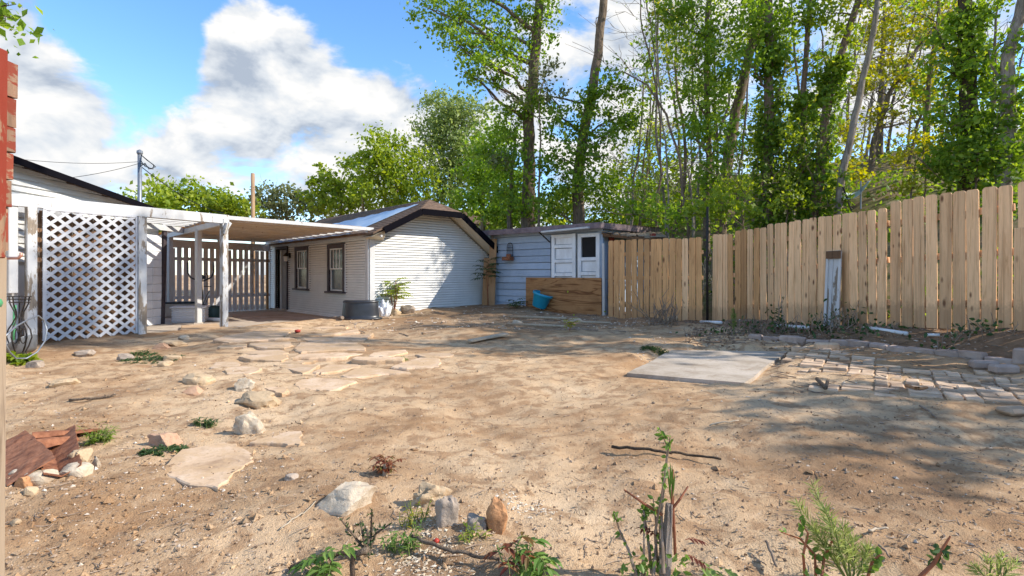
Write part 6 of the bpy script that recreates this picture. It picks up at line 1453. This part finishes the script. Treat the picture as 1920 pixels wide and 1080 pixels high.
# weeds in the yard
weed('weed_patch', 'low green weed patch at the far left corner of the concrete pad', G(1230, 660), .26, .07, 70, 'leaf_dark', L=.06, lw=.02)
weed('weed_patch', 'larger grey green weed patch among the left stones', G(285, 676), .36, .05, 60, 'leaf_dark', L=.07, lw=.02)
weed('weed_patch', 'grey green weed tuft above the left stones', G(262, 664), .2, .05, 30, 'leaf_dark', L=.06, lw=.02)
weed('weed_patch', 'green weed tuft left of the rock trail', G(388, 800), .08, .09, 24, 'leaf_dark', L=.05, lw=.012)
weed('weed_patch', 'feathery weed tuft at the tip of the rusted sheet', G(188, 828), .09, .12, 45, 'leaf', L=.05, lw=.008)
weed('weed_patch', 'creeping dark weed below the long pinkish rock', G(310, 846), .16, .035, 70, 'leaf_dark', L=.03, lw=.015)
weed('weed_patch', 'bright yellow green weed below the wire plant stand', G(40, 680), .2, .16, 26, 'leaf_lime', L=.12, lw=.06)
weed('weed_patch', 'tiny green weed at the right end of the flagstones', G(757, 675), .07, .04, 14, 'leaf_fresh', L=.04, lw=.015)
weed('weed_patch', 'fresh lime leaves growing through the rusted sheet', G(60, 868), .09, .08, 14, 'leaf_lime', L=.04, lw=.025)
weed('weed_patch', 'slim yellow flowered weed beside the knobbly rock', G(775, 985), .06, .16, 14, 'leaf_yellow', L=.03, lw=.006)
weed('weed_patch', 'soft green weed above the white wood chips', G(760, 1030), .07, .13, 20, 'leaf_fresh', L=.035, lw=.009)
weed('weed_patch', 'slender yellow green weed right of the dark low rock', G(890, 1010), .06, .08, 9, 'leaf_lime', L=.03, lw=.007)
c = G(715, 888); pinnate_plant('red_sprout', 'small dark red sprout with a cut stub in the centre foreground', c, [c + Vector((-.03, 0, .09)), c + Vector((.03, 0, .08)), c + Vector((.07, .01, .06))], 'leaf_red', 'redstem', nl=7, L=.05, pairs=2, ll=.035, lw=.014, r=.004, top=.8)
o = MB().tube([c + Vector((.02, -.01, -.01)), c + Vector((.025, -.01, .06))], [.012, .010], 8).build('cut_stub', MT['stem']); tag(o, 'pale cut stub inside the small red sprout', 'stub')
# foreground sprouts
def FP(px, py, Y): return W(px, py, Y)
b = G(1245, 1092); Y = b.y; b = Vector((b.x, b.y, b.z - .02))
T = thing('cut_shrub', 'cut shrub with pale stub and tall leafy shoots at the bottom right of centre', 'shrub', tuple(b)); ms = MB(); lb = LB(); mr = MB(); lr = LB(); st = MB()
st.tube([b, FP(1250, 1040, Y), FP(1253, 985, Y), FP(1255, 945, Y)], [.021, .017, .015, .014], 12); st.v = [v + rv(.0025) for v in st.v]; st.build('cut_stub', MT['bark_pale'], T)
shoots = [[(1240, 1075), (1238, 990), (1246, 900), (1252, 840), (1236, 800)], [(1235, 1075), (1228, 1000), (1240, 930), (1248, 880)], [(1244, 1075), (1240, 960), (1250, 870), (1256, 820)], [(1222, 1075), (1215, 1010), (1207, 960), (1206, 955)], [(1195, 1085), (1180, 1035), (1160, 990), (1152, 963)], [(1205, 1080), (1208, 1020), (1207, 950)], [(1225, 1080), (1232, 1000), (1225, 935)]]
for j, s_ in enumerate(shoots):
    pts = [FP(px, py, Y + random.uniform(-.05, .05)) for px, py in s_]; ms.tube(pts, [.007 - .005 * i / (len(pts) - 1) for i in range(len(pts))], 6)
    for i in range(len(pts) - 1):
        for q in range(5 if i < len(pts) - 2 else 12):
            f = random.random() if i < len(pts) - 2 else random.uniform(.45, 1); lb.blade(pts[i].lerp(pts[i + 1], f), rv() + Vector((0, 0, .5)), rv(), random.uniform(.018, .034), .015, .1)
for a_, b_ in (((1242, 965), (1170, 918)), ((1260, 955), (1290, 912)), ((1258, 1010), (1262, 880)), ((1266, 1040), (1262, 930))): mr.tube([FP(*a_, Y), FP((a_[0] + b_[0]) / 2, (a_[1] + b_[1]) / 2 + 2, Y), FP(*b_, Y + .03)], [.006, .005, .003], 6)
for q in range(5): lb.blade(FP(1258 + q % 2 * 3, 940 - q * 6, Y), (random.gauss(0, .08), random.gauss(0, .08), 1), (0, 1, 0), .10, .008, 0, .2)
for q in range(60): lb.blade(FP(random.gauss(1225, 32), random.uniform(1040, 1085), Y + random.gauss(0, .06)), rv() + Vector((0, 0, .4)), rv(), random.uniform(.02, .04), .018, .1)
for (px, py, d) in ((1285, 1012, (1, .2, .2)), (1285, 1040, (1, -.2, -.1)), (1230, 1005, (-.6, .2, .6))): lr.compound(mr, FP(px, py, Y), d, .075, 4, .03, .012, .4, .002, .2)
for (px, py, d) in ((1300, 1062, (1, -.1, .25)), (1310, 1070, (.6, -.5, .2)), (1345, 1062, (.9, .2, -.2))): lb.compound(ms, FP(px, py, Y), d, .08, 2, .055, .025, .4, .002, .9)
ms.build('shoot', MT['twig'], T); mr.build('red_shoot', MT['redstem'], T); lb.build('foliage', 'leaf_fresh', T); lr.build('red_foliage', 'leaf_red', T)
b = G(1600, 1105); Y = b.y
feathery('feathery_plant', 'tall feathery pale green plant at the bottom right', b, [FP(1525, 908, Y), FP(1495, 945, Y + .05), FP(1550, 960, Y - .05), FP(1580, 985, Y), FP(1600, 1010, Y + .06), FP(1520, 985, Y), FP(1630, 1030, Y)], 'feather', 120, .085)
T = thing('leafy_twig', 'dark twigs with round green leaves beside the feathery plant', 'shrub', tuple(b)); ms = MB(); lb = LB()
for s_ in ([(1530, 1090), (1528, 1040), (1500, 1010), (1465, 998)], [(1540, 1090), (1545, 1045), (1560, 1015)], [(1510, 1090), (1506, 1040), (1515, 1000), (1500, 975)], [(1625, 1090), (1635, 1055), (1650, 1040)]):
    pts = [FP(px, py, Y + random.uniform(-.04, .04)) for px, py in s_]; ms.tube(pts, [.006, .005, .004, .002][:len(pts)], 6)
    for q in range(12): f = random.random(); i = random.randrange(len(pts) - 1); lb.blade(pts[i].lerp(pts[i + 1], f), rv() + Vector((0, 0, .5)), rv(), random.uniform(.025, .04), .024, .1)
tag(ms.build('twigs', MT['redstem'], T), kind='stuff'); lb.build('foliage', 'leaf_fresh', T)
b = G(1865, 1100); Y = b.y; feathery('feathery_plant', 'short feathery plant in the bottom right corner', b, [FP(1850, 1045, Y), FP(1880, 1040, Y), FP(1825, 1062, Y), FP(1905, 1055, Y)], 'feather', 60, .06)
b = G(1722, 1092); Y = b.y; T = thing('leafy_twig', 'bent bare twig with a few leaves near the bottom right corner', 'shrub', tuple(b)); ms = MB(); lb = LB()
pts = [FP(1722, 1085, Y), FP(1752, 1055, Y), FP(1770, 1025, Y), FP(1782, 1005, Y)]; ms.tube(pts, [.008, .007, .005, .003], 6)
for q in range(14): lb.blade(pts[1].lerp(pts[2], random.random()) + rv(.006), rv(), rv(), .035, .02, .1)
ms.build('twig', MT['redstem'], T); lb.build('foliage', 'leaf_dark', T)
b = G(985, 1095); Y = b.y
T = pinnate_plant('ailanthus_sprout', 'drooping red green sprout at the bottom centre', b, [FP(970, 1010, Y), FP(935, 1030, Y)], 'leaf_red', 'greenstem', nl=4, L=.07, pairs=2, ll=.045, lw=.017, r=.006, top=.5, droop=.7)
b2 = G(1010, 1090); pinnate_plant('ailanthus_sprout', 'green drooping sprout right of the red one at the bottom centre', b2, [FP(995, 1025, b2.y), FP(1015, 1055, b2.y)], 'leaf_fresh', 'greenstem', nl=5, L=.09, pairs=3, ll=.06, lw=.024, r=.005, top=.5, droop=.7)
b3 = G(600, 1092); pinnate_plant('ailanthus_sprout', 'bushy green sprout at the bottom left of centre', b3, [FP(600, 1040, b3.y), FP(575, 1060, b3.y), FP(635, 1035, b3.y)], 'leaf_fresh', 'greenstem', nl=4, L=.07, pairs=2, ll=.05, lw=.02, r=.004, top=.6, droop=.5)
b4 = G(662, 1088); o = MB().tube([b4, FP(660, 1060, b4.y), FP(662, 1042, b4.y), FP(680, 1034, b4.y), FP(690, 1030, b4.y)], [.010, .010, .011, .013, .011], 10).build('cut_stub', MT['bark'], smooth=True); tag(o, 'bent pale cut stub at the bottom left of centre', 'stub')
b5 = G(690, 1052); T = thing('leafy_twig', 'small twiggy shrub with tiny leaves above the bent cut stub', 'shrub', tuple(b5)); ms = MB(); lb = LB(); Y = b5.y
for s_ in ([(690, 1040), (672, 1015), (640, 975)], [(690, 1040), (696, 1000), (697, 955)], [(690, 1040), (705, 1000), (735, 980)], [(688, 1040), (680, 1000), (675, 975)], [(692, 1040), (690, 1005), (684, 985)]):
    pts = [FP(px, py, Y + random.uniform(-.04, .04)) for px, py in s_]; ms.tube(pts, [.006, .005, .003], 6)
    for q in range(22): f = random.random(); i = random.randrange(2); lb.blade(pts[i].lerp(pts[i + 1], f) + rv(.008), rv() + Vector((0, 0, .5)), rv(), random.uniform(.014, .026), .009, .1)
ms.build('twigs', MT['bark'], T); lb.build('foliage', 'leaf_dark', T)

# ------------------------------------------------------------ loose ground cover nobody could count
def scatter(n, sampler):
    P = []
    while len(P) < n:
        px, py = sampler(); 
        if py > 540: P.append((px, py))
    P = np.array(P); Yv = CAMH / ((P[:, 1] - HORIZON) / FPX); X = (P[:, 0] - 960) / FPX * Yv
    return X, Yv
def blocked(X, Y):
    m = (convex_sd(PAD, X, Y) < .0) | (convex_sd(PATIO, X, Y) < .05) | (hill_sd(X, Y) > -.05)
    hl = (X - HC.x) * HU.x + (Y - HC.y) * HU.y; hv = (X - HC.x) * HV.x + (Y - HC.y) * HV.y
    return m | ((hv > -.02) & (hl > -.05) & (hl < 4.4)) | (Y > 16)
def pebbles(name, label, X, Y, size, mat, seed, flat=.6, jit=.3, cat='gravel', tone=None):
    ok = ~blocked(X, Y); X, Y = X[ok], Y[ok]; n = len(X); r_ = np.random.default_rng(seed); Z = gz(X, Y)
    base = np.array([(1, 0, 0), (-1, 0, 0), (0, 1, 0), (0, -1, 0), (0, 0, 1), (0, 0, -1), ], float)
    fc = np.array([(0, 2, 4), (2, 1, 4), (1, 3, 4), (3, 0, 4), (2, 0, 5), (1, 2, 5), (3, 1, 5), (0, 3, 5)])
    S = size(r_, n, Y)[:, None, None]; V = base[None] * (1 + jit * r_.normal(size=(n, 6, 1))) + jit * .5 * r_.normal(size=(n, 6, 3)); V = V * np.array([1, .8, flat]) * S
    a = r_.random(n) * 6.28; ca, sa_ = np.cos(a)[:, None], np.sin(a)[:, None]
    V = np.stack([V[:, :, 0] * ca - V[:, :, 1] * sa_, V[:, :, 0] * sa_ + V[:, :, 1] * ca, V[:, :, 2]], 2) + np.stack([X, Y, Z + S[:, 0, 0] * flat * .35], 1)[:, None]
    F = (np.arange(n)[:, None, None] * 6 + fc[None]).reshape(-1, 3); me = np_mesh(name, V.reshape(-1, 3), F)
    at = me.attributes.new('tone', 'FLOAT', 'FACE'); t = np.clip(r_.random(n) if tone is None else r_.normal(tone, .2, n), 0, 1); at.data.foreach_set('value', np.repeat(t, 8).astype(np.float32))
    return tag(link(name, me, MT[mat]), label, cat, kind='stuff')
rs_ = random.Random(5)
X, Yv = scatter(5500, lambda: (rs_.uniform(-60, 1980), 545 + 535 * rs_.random() ** .9)); pebbles('pebbles', 'small pebbles and clods scattered over the dirt yard', X, Yv, lambda r, n, Y: (.0035 + .0045 * r.random(n) ** 3 + .008 * (r.random(n) > .97)) * (.6 + .14 * np.clip(Y, 0, 8)), 'pebble', 1, tone=.42)
X, Yv = scatter(1700, lambda: (rs_.choice([rs_.gauss(60, 90), rs_.gauss(330, 90), rs_.uniform(0, 500)]), rs_.choice([680 + 390 * rs_.random(), rs_.gauss(880, 50)]))); pebbles('gravel', 'pale gravel and rubble among the left foreground stones', X, Yv, lambda r, n, Y: .003 + .011 * r.random(n) ** 4, 'pebble', 2, tone=.5)
X, Yv = scatter(800, lambda: (rs_.gauss(800, 48), rs_.choice([rs_.gauss(1010, 26), rs_.gauss(1055, 20)]))); pebbles('wood_chips', 'white wood chips spilled round the weeds at the bottom centre', X, Yv, lambda r, n, Y: .004 + .007 * r.random(n) ** 2, 'chip', 3, .35, .5, 'wood chips', .45)
X, Yv = scatter(260, lambda: (rs_.gauss(985, 30), rs_.gauss(960, 10))); pebbles('wood_chips', 'small patch of white chips right of the upright red rock', X, Yv, lambda r, n, Y: .004 + .005 * r.random(n) ** 2, 'chip', 4, .35, .5, 'wood chips', .7)
X, Yv = scatter(2600, lambda: (rs_.uniform(1180, 1960), rs_.uniform(600, 690))); pebbles('bank_rubble', 'chips and rubble on the planting bank and brick edge', X, Yv, lambda r, n, Y: .008 + .02 * r.random(n) ** 3, 'pebble', 5, .4, .5, 'rubble', .6)
X, Yv = scatter(1600, lambda: (rs_.uniform(640, 1200), rs_.uniform(578, 625))); pebbles('yard_rubble', 'rubble and broken bits on the mounds before the house and shed', X, Yv, lambda r, n, Y: .01 + .035 * r.random(n) ** 4, 'pebble', 6, .5, .5, 'rubble', .55)
X, Yv = scatter(1700, lambda: (rs_.choice([rs_.uniform(-40, 1960), rs_.uniform(-40, 600)]), 620 + 460 * rs_.random())); pebbles('dirt_clods', 'crumbled dirt clods scattered over the yard', X, Yv, lambda r, n, Y: .006 + .02 * r.random(n) ** 4, 'dirt', 8, .6, .4, 'dirt clods')
def litter(name, label, X, Y, size, mat, seed):
    ok = ~blocked(X, Y); X, Y = X[ok], Y[ok]; n = len(X); Z = gz(X, Y) + .006
    me, at, t = leaf_mesh(name, np.stack([X, Y, Z], 1), size * (.5 + rng.random(n)), 1.4, .9); at.data.foreach_set('value', np.concatenate([t, t]).astype(np.float32)); return tag(link(name, me, MT[mat]), label, 'litter', kind='stuff')
X, Yv = scatter(4500, lambda: (rs_.uniform(-40, 1960), 560 + 520 * rs_.random())); litter('leaf_litter', 'dry leaf scraps and bark crumbs over the dirt', X, Yv, .011, 'litter', 3)
X, Yv = scatter(5000, lambda: (rs_.uniform(1290, 1960), rs_.gauss(632, 16))); litter('bank_litter', 'dead leaves on the planting bank below the fence', X, Yv, .04, 'litter', 4)
def twigs(n, sampler, L, r, label, seed):
    X, Y = scatter(n, sampler); ok = ~blocked(X, Y); X, Y = X[ok], Y[ok]; mb = MB(); rr = random.Random(seed)
    for x, y in zip(X, Y):
        a = rr.uniform(0, 3.14); l = L * rr.uniform(.3, 1); dx, dy = math.cos(a) * l / 2, math.sin(a) * l / 2; z = gz(x, y) + r
        mb.tube([(x - dx, y - dy, z + rr.uniform(0, .01)), (x + rr.gauss(0, .08) * l, y + rr.gauss(0, .08) * l, z + .004), (x + dx, y + dy, z + rr.uniform(0, .015))], [r, r, r * .5], 4, False)
    o = mb.build('twig_litter', MT['twig']); tag(o, label, 'twigs', kind='stuff')
twigs(420, lambda: (rs_.uniform(-40, 1960), 600 + 480 * rs_.random() ** .8), .09, .0022, 'thin broken twigs scattered over the dirt yard', 1)
twigs(420, lambda: (rs_.uniform(1280, 1960), rs_.gauss(630, 18)), .45, .006, 'dry twigs strewn on the planting bank', 2)
twigs(160, lambda: (rs_.uniform(1450, 1960), rs_.uniform(650, 760)), .25, .004, 'twigs strewn on the brick paving', 3)
twigs(120, lambda: (rs_.uniform(640, 1250), rs_.uniform(580, 630)), .6, .010, 'branches and roots strewn before the house and shed', 4)
# ground cover on the hill
xs_ = rng.uniform(3, 30, 26000); ys_ = rng.uniform(8, 34, 26000); dd = hill_sd(xs_, ys_); nn_ = fbm(xs_, ys_, .5, 3, 44); ok = (dd > .4) & (nn_ > -.02) & (dd < 18)
xs_, ys_ = xs_[ok], ys_[ok]; zz = gz(xs_, ys_) + rng.random(len(xs_)) * .16; me, at, t = leaf_mesh('ground_cover', np.stack([xs_, ys_, zz], 1), .05 + .1 * rng.random(len(xs_)), 1.3, .3); at.data.foreach_set('value', np.concatenate([t, t]).astype(np.float32)); tag(link('ground_cover', me, MT['ivy']), 'ivy ground cover over the hill behind the fence', 'ground cover', kind='stuff')
